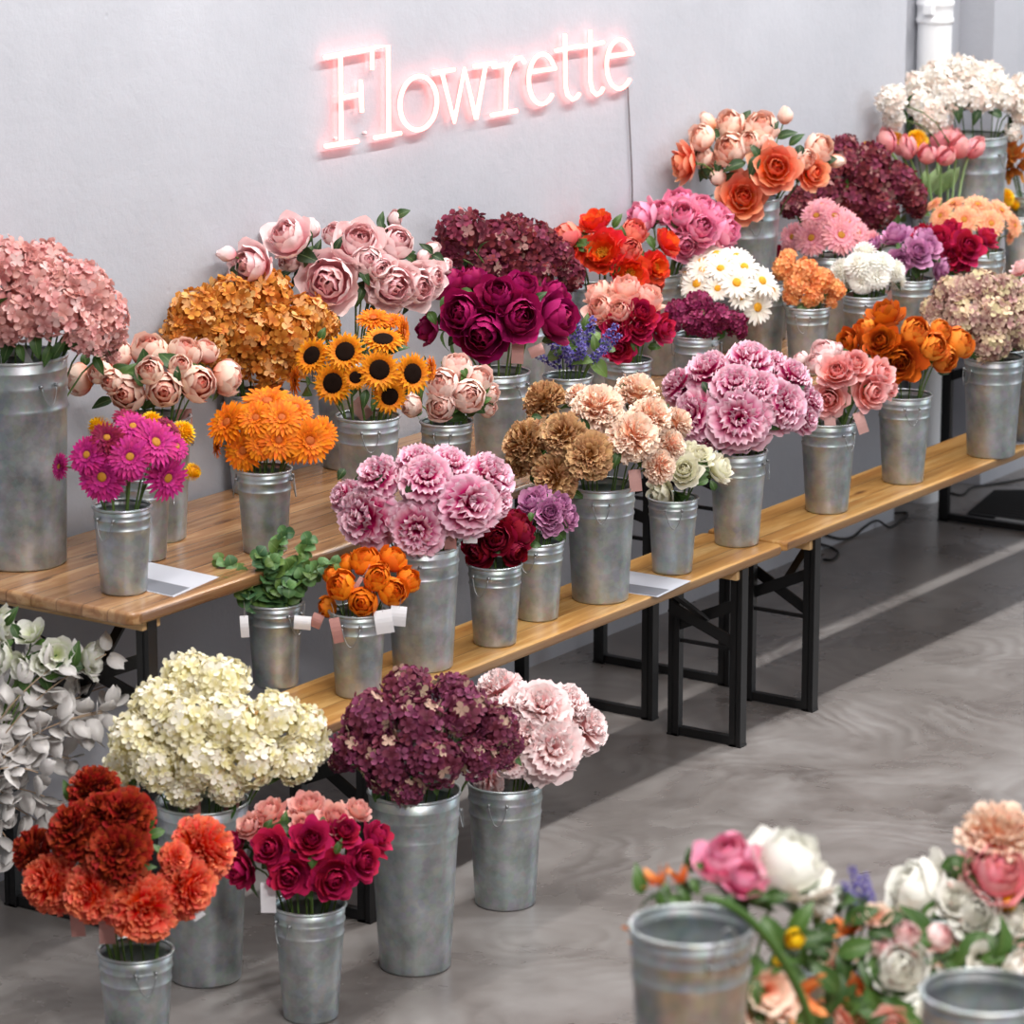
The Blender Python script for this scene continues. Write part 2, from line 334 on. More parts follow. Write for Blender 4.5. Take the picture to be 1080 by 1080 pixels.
# ------------------------------------------------------------------ buckets
BK = {7: (.042, .036, .055), 1: (.063, .050, .195), 2: (.075, .057, .25), 3: (.085, .069, .29), 4: (.099, .077, .40), 5: (.114, .099, .478), 6: (.108, .086, .45)}
BMESH = {}
def bucket_mesh(c):
    if c in BMESH: return BMESH[c]
    R, r, h = BK[c]; rw = .0035
    def rad(z): return r+(R-r)*z/h
    pr = [(0, 0), (r-.004, 0), (r, .003), (rad(.006), .006)]
    z = .02
    for k in range(1, 8): pr.append((rad(h*.72*k/8), h*.72*k/8))
    for zc in (.755, .865):
        for dz, b in ((-.006, 0), (-.003, .0013), (0, .002), (.003, .0013), (.006, 0)):
            pr.append((rad(zc*h)+b, zc*h+dz*h/.25*.8))
    pr.append((rad(h-.008), h-.008))
    for k in range(7):
        a = -PI/3+k*PI/3.2; pr.append((R+rw*math.cos(a), h-rw+rw*math.sin(a)))
    pr += [(rad(h*.86)-.002, h*.85), (rad(h*.5)-.002, h*.5), (r-.002, .012), (0, .012)]
    m = MB(); m.lathe(pr, 48)
    BMESH[c] = m.mesh('bucket_body', M['zinc']); return BMESH[c]
HM = {}
def handle_mesh(c, upright):
    if (c, upright) in HM: return HM[c, upright]
    R, r, h = BK[c]; s = .021; m = MB(); pts = []
    z0 = h*.88; x0 = r+(R-r)*.88+.004
    for k in range(13):
        a = PI*k/12
        if upright: pts.append((R+.004+.01*math.sin(a), s*math.cos(a), h-.03+.055*math.sin(a)))
        else: pts.append((x0+.006*math.sin(a), s*math.cos(a)*(1-.25*math.sin(a)), z0-.045*math.sin(a)))
    m.tube(pts, .0012, 6)
    for y in (-s, s): m.box((x0-.006, y-.003, (h-.035 if upright else z0)-.003), (x0+.0015, y+.003, (h-.035 if upright else z0)+.004))
    HM[c, upright] = m.mesh('handle', M['wire']); return HM[c, upright]
BUCKETS = []
def bucket(P, c, label, group=None, rot=None, upright=False):
    t = empty('bucket', P, label, 'bucket', group)
    t.rotation_euler = (0, 0, rnd.uniform(0, PI) if rot is None else rot)
    link('bucket_body', bucket_mesh(c), t)
    for a in (0, PI):
        link('handle', handle_mesh(c, upright), t, Matrix.Rotation(a, 4, 'Z'))
    BUCKETS.append((np.array(P), c)); return t

# ------------------------------------------------------------------ flower meshes
def petal(mb, az, rb, z0, L, w, phi0, phi1, k=.3, ruf=0., nu=4, nv=4, wf=.6, cup=0., rng=None, rf=2.2, notch=0., prof='round'):
    n = nu; ph = rng.uniform(0, 6.28) if rng else 0
    vs = []; ts = []
    cr = [rb]; cz_ = [z0]; sub = 4
    r = rb; z = z0; dt = 1/(n*sub)
    path = [(r, z, phi0)]
    for i in range(n*sub):
        a = phi0+(phi1-phi0)*(i+.5)*dt
        r += math.sin(a)*L*dt; z += math.cos(a)*L*dt; path.append((r, z, phi0+(phi1-phi0)*(i+1)*dt))
    for i in range(n+1):
        t = i/n
        for j in range(nv+1):
            s = 2*j/nv-1
            te = t*(1-k*s*s*t-notch*(1-abs(s))*t)
            f = te*n*sub; i0 = min(int(f), n*sub-1); fr = f-i0
            r = path[i0][0]*(1-fr)+path[i0+1][0]*fr; z = path[i0][1]*(1-fr)+path[i0+1][1]*fr; a = path[i0][2]
            if prof == 'round': wt = w*(.16+.84*min(1, t/wf)**.75)*(1 if t < .8 else 1-.25*(t-.8)/.2)
            elif prof == 'strap': wt = w*(.55+.45*math.sin(PI*min(1, t*.85+.08)))
            else: wt = w*(.3+.7*math.sin(PI*min(.98, t*.8+.12)))   # leaf
            lat = s*wt; rr = max(abs(r), wt*.9, 1e-4); al = lat/rr
            if abs(al) > 1.45: al = math.copysign(1.45, al)
            rr2 = r
            nrm = (-math.cos(a), math.sin(a))
            off = ruf*t*t*math.sin(rf*PI*s+ph+t*1.5)+cup*s*s*wt
            # lateral arc about a centre on the axis at distance rr
            x = r-rr*(1-math.cos(al)); y = rr*math.sin(al)
            x += nrm[0]*off; z2 = z+nrm[1]*off
            vs.append((x*math.cos(az)-y*math.sin(az), x*math.sin(az)+y*math.cos(az), z2)); ts.append(te)
    fs = [(i*(nv+1)+j, i*(nv+1)+j+1, (i+1)*(nv+1)+j+1, (i+1)*(nv+1)+j) for i in range(n) for j in range(nv)]
    mb.add(vs, fs, ts)
D = math.radians
GA = 2.39996
def layered(rng, layers):
    mb = MB(); a = rng.uniform(0, 6)
    nl = len(layers)
    for li, (n, rb, z0, L, w, p0, p1, kw) in enumerate(layers):
        a += rng.uniform(.2, 1); t0 = len(mb.t)
        for i in range(n):
            j = rng.uniform
            petal(mb, a+2*PI*(i+j(-.15, .15))/n, rb*j(.8, 1.1), z0+j(-.02, .02), L*j(.9, 1.08), w*j(.9, 1.1), D(p0+j(-7, 7)), D(p1+j(-9, 9)), rng=rng, **kw)
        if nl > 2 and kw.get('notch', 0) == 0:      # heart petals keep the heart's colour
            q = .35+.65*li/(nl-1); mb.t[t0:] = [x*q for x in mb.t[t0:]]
    return mb
R_ = dict(k=.3, ruf=.03, nu=5, nv=4)
def core(mb, r, dz=-.05, n=10):
    vs = [(r*math.sin(PI*i/6)*math.cos(2*PI*k/n), r*math.sin(PI*i/6)*math.sin(2*PI*k/n), r*math.cos(PI*i/6)+dz) for i in range(7) for k in range(n)]
    mb.add(vs, [(i*n+k, i*n+(k+1) % n, (i+1)*n+(k+1) % n, (i+1)*n+k) for i in range(6) for k in range(n)], [0.]*len(vs))
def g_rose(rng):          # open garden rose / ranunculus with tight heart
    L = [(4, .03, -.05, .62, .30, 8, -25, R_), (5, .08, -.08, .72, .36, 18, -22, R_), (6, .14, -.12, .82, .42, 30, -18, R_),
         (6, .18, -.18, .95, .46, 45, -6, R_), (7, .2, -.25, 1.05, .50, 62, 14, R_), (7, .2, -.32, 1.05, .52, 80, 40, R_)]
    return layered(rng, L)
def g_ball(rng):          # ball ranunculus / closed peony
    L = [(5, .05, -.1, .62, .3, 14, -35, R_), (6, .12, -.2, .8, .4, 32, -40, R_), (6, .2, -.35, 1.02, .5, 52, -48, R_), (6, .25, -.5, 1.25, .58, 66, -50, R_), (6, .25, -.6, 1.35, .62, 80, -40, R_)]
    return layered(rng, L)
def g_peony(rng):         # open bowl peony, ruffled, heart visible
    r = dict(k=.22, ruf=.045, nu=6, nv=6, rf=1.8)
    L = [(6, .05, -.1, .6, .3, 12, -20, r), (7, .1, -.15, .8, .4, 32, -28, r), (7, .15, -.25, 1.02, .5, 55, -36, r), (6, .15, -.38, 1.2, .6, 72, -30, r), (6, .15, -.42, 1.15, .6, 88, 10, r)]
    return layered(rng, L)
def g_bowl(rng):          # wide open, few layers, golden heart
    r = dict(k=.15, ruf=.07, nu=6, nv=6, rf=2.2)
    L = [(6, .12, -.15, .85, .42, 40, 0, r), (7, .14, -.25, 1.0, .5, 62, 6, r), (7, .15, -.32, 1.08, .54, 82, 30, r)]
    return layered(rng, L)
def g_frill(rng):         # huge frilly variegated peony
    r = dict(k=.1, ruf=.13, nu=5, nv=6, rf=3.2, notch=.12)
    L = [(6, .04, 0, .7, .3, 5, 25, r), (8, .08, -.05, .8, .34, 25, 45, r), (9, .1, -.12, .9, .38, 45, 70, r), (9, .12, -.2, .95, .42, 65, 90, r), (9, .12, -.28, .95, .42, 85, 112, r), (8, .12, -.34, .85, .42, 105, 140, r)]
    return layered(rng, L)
def g_mum(rng):           # carnation / chrysanthemum ball of small notched petals
    mb = MB(); n = 200; core(mb, .42)
    for i in range(n):
        f = (i+.2)/n; pol = math.acos(1-1.5*f); a = i*GA+rng.uniform(-.2, .2); p = math.degrees(pol)
        L = rng.uniform(.6, .78); s0 = .25
        petal(mb, a, s0*math.sin(pol)*.9, s0*math.cos(pol)*.9-.05, L, .15, D(p-6+rng.uniform(-16, 16)), D(p+22-26*(p/90)+rng.uniform(-24, 24)), k=.08, ruf=.07, nu=3, nv=3, rng=rng, notch=.12, wf=.85, rf=1.6)
    return mb
def g_pompom(rng):
    mb = MB(); n = 120; core(mb, .5, -.1)
    for i in range(n):
        f = (i+.5)/n; pol = math.acos(1-1.6*f); a = i*GA; p = math.degrees(pol)
        petal(mb, a, .5*math.sin(pol), .5*math.cos(pol)-.1, .5, .14, D(p-25), D(p+30), k=.3, ruf=.02, nu=3, nv=2, rng=rng, wf=.7)
    return mb
def straps(rng, rings, w, pr='strap', k=.35):
    mb = MB(); a = 0
    for n, rb, L, p0, p1, z in rings:
        a += .1
        for i in range(n): petal(mb, a+2*PI*(i+rng.uniform(-.2, .2))/n, rb, z, L*rng.uniform(.92, 1.05), w*rng.uniform(.85, 1.1), D(p0+rng.uniform(-6, 6)), D(p1+rng.uniform(-8, 8)), k=k, nu=3, nv=2, rng=rng, prof=pr, cup=.25)
    return mb
def g_gerbera(rng): return straps(rng, [(16, .16, .26, 50, 70, .05), (22, .17, .52, 66, 86, .03), (24, .18, .82, 76, 96, 0), (24, .18, .84, 86, 108, -.03)], .098, 'strap', .16)
def g_daisy(rng): return straps(rng, [(17, .22, .8, 78, 94, .0), (17, .22, .82, 86, 106, -.03)], .12, 'strap', .2)
def g_sunfl(rng): return straps(rng, [(20, .42, .44, 60, 80, .0), (20, .43, .58, 76, 98, -.03), (20, .43, .58, 90, 116, -.05)], .14, 'leaf', .4)
def g_hyd(rng, n=66, fs=.25, polmax=-.55, rad=.8):
    mb = MB(); core(mb, rad*.74, 0)
    for i in range(n):
        f = (i+.5)/n; cz = 1-(1-polmax)*f; pol = math.acos(cz); a = i*GA+rng.uniform(-.25, .25)
        rr = rad*rng.uniform(.88, 1.06)
        c = Vector((rr*math.sin(pol)*math.cos(a), rr*math.sin(pol)*math.sin(a), rr*cz*.9))
        nz = (c.normalized()+Vector((rng.uniform(-.45, .45), rng.uniform(-.45, .45), rng.uniform(-.45, .45)))).normalized()
        q = Vector((0, 0, 1)).rotation_difference(nz); tw = rng.uniform(0, PI); s = fs*rng.uniform(.85, 1.15)
        vs = [(0, 0, -.02)]; ts = [0.]; fc = []
        for k in range(4):
            b = tw+k*PI/2; o = len(vs); up_ = rng.uniform(-.08, .22)
            for (x, y, z, t) in ((.38, -.34, .05, .4), (.46, 0, .0, .45), (.38, .34, .05, .4), (.82, -.42, .12, .8), (.92, 0, .06, .9), (.82, .42, .12, .8), (1.08, -.02, .16, 1.)):
                vs.append((x*math.cos(b)-y*math.sin(b), x*math.sin(b)+y*math.cos(b), z+up_*x)); ts.append(t)
            fc += [(0, o, o+1), (0, o+1, o+2), (o, o+3, o+4, o+1), (o+1, o+4, o+5, o+2), (o+3, o+6, o+4), (o+4, o+6, o+5)]
        mb.add([c+q @ (Vector(v)*s) for v in vs], fc, ts)
    return mb
def g_stock(rng): return g_hyd(rng, 46, .27, -.4, .72)
def g_tulip(rng):
    r = dict(k=.45, ruf=.02, nu=6, nv=4)
    return layered(rng, [(3, .05, -.5, 1.25, .36, 58, -52, r), (3, .06, -.55, 1.3, .42, 64, -48, r)])
def g_lily(rng):
    r = dict(k=.5, ruf=.05, nu=6, nv=4)
    return layered(rng, [(3, .05, -.8, 1.6, .34, 30, 20, r), (4, .06, -.85, 1.6, .36, 45, 55, r)])
def g_cup(rng):
    r = dict(k=.15, ruf=.06, nu=5, nv=5)
    return layered(rng, [(5, .06, -.5, .95, .48, 40, 10, r), (6, .08, -.55, 1.2, .56, 55, 35, r)])
def g_bud(rng):
    return layered(rng, [(4, .05, -.7, 1.6, .6, 60, -60, dict(k=.3, nu=5, nv=4)), (5, .06, -.75, 1.55, .6, 72, -55, dict(k=.3, nu=5, nv=4))])
def g_spike(rng):
    mb = MB()
    for i in range(30):
        f = i/30; a = i*GA; c = Vector((.22*(1-.6*f)*math.cos(a), .22*(1-.6*f)*math.sin(a), -1.+2.2*f))
        for k in range(4):
            b = MB(); petal(b, k*PI/2+i, .01, 0, .34*(1-.4*f), .1, D(25), D(75), k=.4, nu=3, nv=2, rng=rng)
            q = Vector((0, 0, 1)).rotation_difference(Vector((math.cos(a), math.sin(a), .35+f)).normalized())
            mb.add([c+q @ Vector(v) for v in b.v], b.f, b.t)
    return mb
GEN = dict(rose=g_rose, ball=g_ball, peony=g_peony, bowl=g_bowl, frill=g_frill, mum=g_mum, pompom=g_pompom, gerbera=g_gerbera, daisy=g_daisy, sunfl=g_sunfl,
           hyd=g_hyd, stock=g_stock, tulip=g_tulip, lily=g_lily, cup=g_cup, bud=g_bud, spike=g_spike)
RAW = {}
NORM = {}
BLOOM = {}
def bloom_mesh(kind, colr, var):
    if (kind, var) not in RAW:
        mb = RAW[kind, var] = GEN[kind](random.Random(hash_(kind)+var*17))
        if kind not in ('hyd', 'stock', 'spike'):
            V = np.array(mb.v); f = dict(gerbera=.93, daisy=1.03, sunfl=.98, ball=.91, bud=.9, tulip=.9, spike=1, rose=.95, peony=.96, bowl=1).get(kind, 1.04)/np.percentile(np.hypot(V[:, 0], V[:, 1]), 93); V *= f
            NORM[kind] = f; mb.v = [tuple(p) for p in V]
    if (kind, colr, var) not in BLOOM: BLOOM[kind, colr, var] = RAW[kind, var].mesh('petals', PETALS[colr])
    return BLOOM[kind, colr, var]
def hash_(s): return sum(ord(c)*(i+3) for i, c in enumerate(s))
CENT = {}
def center_mesh(kind, mat):
    if (kind, mat) in CENT: return CENT[kind, mat]
    m = MB(); rg = random.Random(3)
    if kind == 'sunfl': m.lathe([(.46, -.06), (.47, .02), (.42, .07), (.25, .11), (0.001, .09)], 24)
    elif kind == 'daisy': m.lathe([(.25, -.03), (.25, .05), (.18, .12), (.001, .15)], 16)
    elif kind == 'gerbera': m.lathe([(.19, .0), (.2, .08), (.13, .13), (.001, .11)], 14)
    else:
        for i in range(26):
            a = i*GA; r = .2*math.sqrt((i+.5)/26)
            m.tube([(r*.4*math.cos(a), r*.4*math.sin(a), -.2), (r*math.cos(a), r*math.sin(a), .12+rg.uniform(-.04, .04)), (r*1.1*math.cos(a), r*1.1*math.sin(a), .2)], [.012, .014, .03], 4)
    if kind in ('sunfl', 'daisy'):
        rr = .44 if kind == 'sunfl' else .23
        for i in range(90):
            a = i*GA; r = rr*math.sqrt((i+.5)/90); z = (.1 if kind == 'sunfl' else .13)*(1-(r/rr)**3*.6)
            m.add([(r*math.cos(a)+.03*math.cos(k*2.1), r*math.sin(a)+.03*math.sin(k*2.1), z-.02) for k in range(3)]+[(r*math.cos(a), r*math.sin(a), z+.05)], [(0, 1, 3), (1, 2, 3), (2, 0, 3)])
    CENT[kind, mat] = m.mesh('flower_centre', M[mat]); return CENT[kind, mat]
CALYX = []
def calyx_mesh():
    if not CALYX:
        m = MB(); rg = random.Random(2)
        for i in range(5): petal(m, i*2*PI/5, .08, -.85, .95, .28, D(65), D(-25), k=.6, nu=4, nv=3, rng=rg, prof='leaf')
        CALYX.append(m.mesh('calyx', M['leaf']))
    return CALYX[0]
LEAFM = {}
def leaf_mesh(mat, var=0):
    if (mat, var) in LEAFM: return LEAFM[mat, var]
    m = MB(); nu, nv = 7, 4; vs = []; ts = []
    W = (.24, .34, .2, .46)[var]
    for i in range(nu+1):
        t = i/nu; w = W*math.sin(PI*min(1, t**(.8 if var < 3 else .95)))**(.85 if var < 3 else .55) if 0 < t < 1 else .012
        for j in range(nv+1):
            s = 2*j/nv-1
            vs.append((t-.06*abs(s)*math.sin(PI*t)*0, s*w, .10*math.sin(PI*t)-.22*t*t+abs(s)*w*.35+.015*math.sin(9*t+s*3))); ts.append(abs(s))
    fs = [(i*(nv+1)+j, (i+1)*(nv+1)+j, (i+1)*(nv+1)+j+1, i*(nv+1)+j+1) for i in range(nu) for j in range(nv)]
    m.add(vs, fs, ts); LEAFM[mat, var] = m.mesh('leaf', M[mat]); return LEAFM[mat, var]
def frame(n, roll=0.):
    n = Vector(n).normalized(); q = Vector((0, 0, 1)).rotation_difference(n)
    return q.to_matrix().to_4x4() @ Matrix.Rotation(roll, 4, 'Z')
def leaf_frame(d, upv, roll=0):
    d = Vector(d).normalized(); y = Vector(upv).cross(d)
    if y.length < 1e-3: y = Vector((1, 0, 0)).cross(d)
    y.normalize(); z = d.cross(y)
    return Matrix(((d.x, y.x, z.x, 0), (d.y, y.y, z.y, 0), (d.z, y.z, z.z, 0), (0, 0, 0, 1))) @ Matrix.Rotation(roll, 4, 'X')
def bez(P, n=8):
    P = [Vector(p) for p in P]; out = []
    for i in range(n+1):
        t = i/n; Q = P[:]
        while len(Q) > 1: Q = [Q[k].lerp(Q[k+1], t) for k in range(len(Q)-1)]
        out.append(Q[0])
    return out
ORD = ['', 'second', 'third', 'fourth', 'fifth', 'sixth', 'seventh', 'eighth', 'ninth', 'tenth', 'eleventh', 'twelfth', 'thirteenth', 'fourteenth']
def place_names(items):
    """items: list of (u, v). returns a phrase for each, unique within the list"""
    n = len(items)
    if n == 1: return ['']
    k = 1 if n <= 4 else 2 if n <= 9 else 3 if n <= 18 else 4
    rows = {1: [''], 2: ['upper row, ', 'lower row, '], 3: ['top row, ', 'middle row, ', 'bottom row, '], 4: ['top row, ', 'upper row, ', 'lower row, ', 'bottom row, ']}[k]
    idx = sorted(range(n), key=lambda i: items[i][1]); out = ['']*n
    for r in range(k):
        part = sorted(idx[r*n//k:(r+1)*n//k], key=lambda i: items[i][0])
        for p, i in enumerate(part):
            if len(part) == 1: w = rows[r].strip(', ')
            elif p == 0: w = rows[r]+'leftmost'
            elif p == len(part)-1: w = rows[r]+'rightmost'
            else: w = rows[r]+ORD[p]+' from left'
            out[i] = w
    return out
NAMES = dict(hyd='hydrangea', rose='rose', ball='ranunculus', peony='peony', bowl='peony', frill='peony', mum='carnation', pompom='pompom_flower', gerbera='gerbera', daisy='daisy',
             sunfl='sunflower', stock='stock_flower', tulip='tulip', lily='lily', cup='lisianthus', bud='flower_bud', spike='bluebell')
FACE = dict(sunfl=.55, daisy=.35, gerbera=.3, rose=.25, bowl=.35, hyd=0, frill=.2, peony=.25, ball=.4)
CM = dict(sunfl='seed', daisy='yellow', gerbera='ochre', bowl='yellow')
def make_flower(P, n, r, kind, colr, base, mid, label, group, leafs, leafmat, cmat=None, stem_r=None, name=None):
    t = empty(name or NAMES[kind], base, label, 'flower', group)
    stem_r = stem_r or {'tulip': .0042, 'peony': .0028, 'sunfl': .003}.get(kind, .0022)
    B = Vector(base); P = Vector(P); n = Vector(n).normalized()
    var = rnd.randrange(2); s = Vector((r, r, r))
    if kind == 'gerbera': s = Vector((r, r, r))
    mt = Matrix.Translation(P-B) @ frame(n, rnd.uniform(0, 6.28)) @ Matrix.Diagonal((s.x*rnd.uniform(.95, 1.06), s.y*rnd.uniform(.95, 1.06), s.z, 1))
    hd = link('bloom', bloom_mesh(kind, colr, var), t, mt)
    c = cmat or ('orange_c' if colr == 'orange_gerbera' else CM.get(kind))
    if c: link('flower_centre', center_mesh(kind, c), t, mt @ Matrix.Scale(NORM.get(kind, 1), 4))
    if kind in ('bud', 'rose', 'bowl', 'peony', 'ball', 'frill'):
        link('calyx', calyx_mesh(), t, mt @ Matrix.Diagonal((.55, .55, .6, 1)) @ Matrix.Translation((0, 0, -.05)) if kind != 'bud' else mt @ Matrix.Scale(.95, 4))
    m = MB(); pts = bez([P-n*r*.35, P-n*(r*1.2+.02), mid, B.lerp(Vector(mid), .3), B])
    m.tube([p-B for p in pts], stem_r, 5); link('stem', m.mesh('stem', M['palegreen' if kind == 'tulip' else 'stem']), t)
    for k in range(leafs):
        q = pts[min(1+k//2, 3)]; a = rnd.uniform(0, 6.28)
        d = frame(n) @ Vector((math.cos(a), math.sin(a), rnd.uniform(-.1, .5)))
        L = rnd.uniform(.045, .07)
        if (q+d.normalized()*L).y > WALL-.02 and q.y < WALL: d.y = -abs(d.y)
        link('leaf', leaf_mesh(leafmat, rnd.randrange(2)), t, Matrix.Translation(q-B) @ leaf_frame(d, n, rnd.uniform(-.4, .4)) @ Matrix.Scale(L, 4))
    return t, pts
def parse(s):
    out = []
    for e in s.replace('\n', ' ').split(';'):
        e = e.strip()
        if not e: continue
        p = [x.strip() for x in e.split(',')]
        out.append((float(p[0]), float(p[1]), float(p[2]), p[3:] ))
    return out
WORLD_UP = np.array([0, 0, 1.])
def bunch(P, c, blabel, bgroup, where, fl, leaves='', leafs=1, leafmat='leaf', depthk=.9, minz=None, nobucket=False, dshift=0., upbias=.25, rot=None, front=None):
    """P bucket base, fl: list of (kind, colour, words, 'u,v,r;...')"""
    P = np.array(P, float); R, rb, h = BK[c]
    if not nobucket: bucket(P, c, blabel, bgroup, rot)
    heads = []
    for kind, colr, words, s in fl:
        for u, v, r, ex in parse(s): heads.append([u, v, r, kind, colr, words, ex])
    us = [x[0] for x in heads]; vs = [x[1] for x in heads]
    uc = (min(us)+max(us))/2; a = max((max(us)-min(us))/2, 8)*1.06
    vc = min(vs)*.35+max(vs)*.65; b = max(max(vs)-vc, vc-min(vs), 8)*1.06
    D0 = dep(P+np.array([0, 0, h]))+dshift; cm = depthk*a*D0/FPX
    zs = P[2]
    info = []; things = []
    for kind, colr, words, s in fl:
        sub = [x for x in heads if x[3] == kind and x[4] == colr and x[5] == words]
        for x, nm in zip(sub, place_names([(x[0], x[1]) for x in sub])): x.append(nm)
    for u, v, r, kind, colr, words, ex, nm in heads:
        du, dv = (u-uc)/a, (v-vc)/b; q = min(1, du*du+dv*dv); zc = math.sqrt(max(0, 1-q))
        d = D0-cm*(zc-.3); rm = r*D0/FPX
        if 'b' in ex: d = D0+cm*.25
        n = rt*du*1.0+up*(-dv)*.9-fw*(zc*.9+.12); n /= np.linalg.norm(n)
        n = n+WORLD_UP*upbias-fw*FACE.get(kind, 0); n /= np.linalg.norm(n)
        for e in ex:
            if e == 'c': n = -fw+WORLD_UP*.1
            if e == 'u': n = WORLD_UP-fw*.5
            if e == 'l': n = -rt-fw*.3
            if e == 'r': n = rt-fw*.3
            if e == 'd': n = -WORLD_UP*.3-fw
        n /= np.linalg.norm(n)
        X = at_d(u, v, d)
        lim = WALL-rm*1.15-.012
        if X[1] > lim and P[1] < WALL and u < 962: X = at_y(u, v, lim)
        if X[2] < P[2]+rm*.7: X = at_z(u, v, P[2]+rm*.7)
        H = Vector(X)
        base = Vector(P)+Vector((rnd.uniform(-.35, .35)*rb, rnd.uniform(-.35, .35)*rb, .02))
        rel = Vector(X)-Vector(P); rel.z = 0
        L = min(rel.length, R*.78); rel = rel.normalized()*L if rel.length > 1e-4 else rel
        mid = Vector(P)+rel+Vector((0, 0, max(h*1.02, 0)))
        mid.z = max(mid.z, min(H.z-.01, P[2]+h*1.35))
        lab = ' '.join(f'{words}{", "+nm if nm else ""}, {where}'.split())
        grp = f'{words} {where}'
        nl = (leafs+(1 if colr in ('blush', 'coral_pale', 'coral_peony', 'sunflower', 'magenta_peony', 'striped') else 0)) if kind != 'bud' else 1
        t, pts = make_flower(X, n, rm*(1.12 if kind in ('hyd', 'stock') else 1.0), kind, colr, base, mid, lab, grp, nl, leafmat, name=None,
                             cmat=next((e[1:] for e in ex if e.startswith('@')), None))
        info.append((u, v, t, base, d))
    for (u, v, r, ex) in parse(leaves):      # extra leaves seen between the heads
        k = min(info, key=lambda i: (i[0]-u)**2+(i[1]-v)**2)
        t, base = k[2], k[3]; du, dv = (u-uc)/a, (v-vc)/b; q = min(1, du*du+dv*dv)
        d = D0-cm*(math.sqrt(1-q)-.25)-(.01 if 'f' in ex else 0)
        ang = math.radians(float(ex[0])) if ex and ex[0].lstrip('-').isdigit() else rnd.uniform(0, 6.28)
        dr = rt*math.cos(ang)+up*math.sin(ang)-fw*.25; L = 2*r*d/FPX
        X0 = at_d(u, v, d)
        if X0[2] < P[2]+.025: X0 = at_z(u, v, P[2]+.025)
        X = Vector(X0)-Vector(dr).normalized()*L*.5
        link('leaf', leaf_mesh(leafmat, 0 if r > 8 else 1), t, Matrix.Translation(X-base) @ leaf_frame(dr, -fw+WORLD_UP*.4) @ Matrix.Scale(L, 4))
    return info
def floor_pt(u, vlow, c, z):
    P = at_z(u, vlow-BK[c][1]*FPX/9*.28, z)
    hb = BK[c][1]*FPX/dep(P); return at_z(u, vlow-hb*.27, z)
def rim_pt(u, v, c, z):
    R, r, h = BK[c]; P = at_z(u, v, z+h)
    lim = WALL-R-.008
    if P[1] > lim:
        if u > 1000: lim = WALL-R*.8
        d0 = ray(u, v); P = at_y(u, v, lim)
    return np.array([P[0], P[1], z])
#DATA
GT = 'galvanised buckets on the tables'; GB = 'galvanised buckets on the benches'; GF = 'galvanised buckets on the floor'
# ---- floor, left to right
bunch(floor_pt(217,1040,4,0), 4, 'tall zinc floor bucket under cream hydrangeas', GF, 'in tall floor bucket', [('hyd','cream_hydrangea','cream hydrangea',
 '200,715,32;235,720,30;165,742,28;143,778,30;195,762,32;245,762,32;290,757,30;322,768,25;215,802,30;268,800,30;310,803,25;168,808,28;128,812,22;240,828,22;195,832,20;332,790,18')],
 '140,828,7,250;245,855,9,260;330,772,6,20;120,800,6', leafs=1, upbias=.35)
bunch(floor_pt(438,1028,4,0), 4, 'tall zinc floor bucket under burgundy hydrangeas', GF, 'in tall floor bucket below bench', [('hyd','burgundy_deep','deep burgundy hydrangea',
 '430,727,27;392,757,29;440,762,30;490,752,29;523,767,26;408,800,29;458,802,30;502,800,24;372,790,24;430,832,18;541,785,14;478,730,22;358,803,12;530,800,14;400,822,14')],
 '397,838,8,260;460,833,6,280;500,798,6,200', leafs=1, upbias=.35)
bunch(floor_pt(533,960,3,0)+np.array([0,0,0]), 3, 'zinc floor bucket with light pink peonies, rightmost on floor', GF, 'in rightmost floor bucket', [('frill','light_pink','light pink ruffled peony',
 '525,727,25;572,747,30;582,790,31;618,768,25;556,775,24;512,822,17;600,740,20;548,745,22;540,800,18')], '', leafs=0, upbias=.3)
F4 = at_z(145, 1100, 0)
bunch(floor_pt(146,1132,2,0), 2, 'zinc bucket at lower left with rust and coral blooms', GF, 'in lower left floor bucket', [
 ('mum','rust','dark rust carnation','100,833,25;134,862,29;82,877,30;38,899,24;126,900,31;108,858,22'),
 ('mum','coral_mum','bright coral carnation','56,932,30;97,942,28;150,956,34;212,896,33;195,935,31;184,905,16')],
 '72,835,13,110;158,868,12,60;163,880,12,200;125,915,13,190;155,915,10,10;60,947,9,240;33,917,9,190;100,965,6,270;185,950,7,300', leafs=2, upbias=.3)
bunch(floor_pt(328,1079,2,0), 2, 'zinc floor bucket with crimson roses edged in pink', GF, 'in front floor bucket', [
 ('rose','crimson_edge','crimson rose','287,895,19;256,917,19;307,922,21;351,925,23;381,908,20;328,886,19;362,878,17;396,884,18;250,889,12'),
 ('rose','pink_ruffle','pale pink rose','285,859,17;325,853,19;352,864,17;376,857,15;265,873,15;318,869,11')],
 '283,870,7,60;340,868,7,80;357,893,9,70;330,908,8,260;326,941,8,280;300,865,10,80;372,856,6,20', leafs=2, upbias=.2)
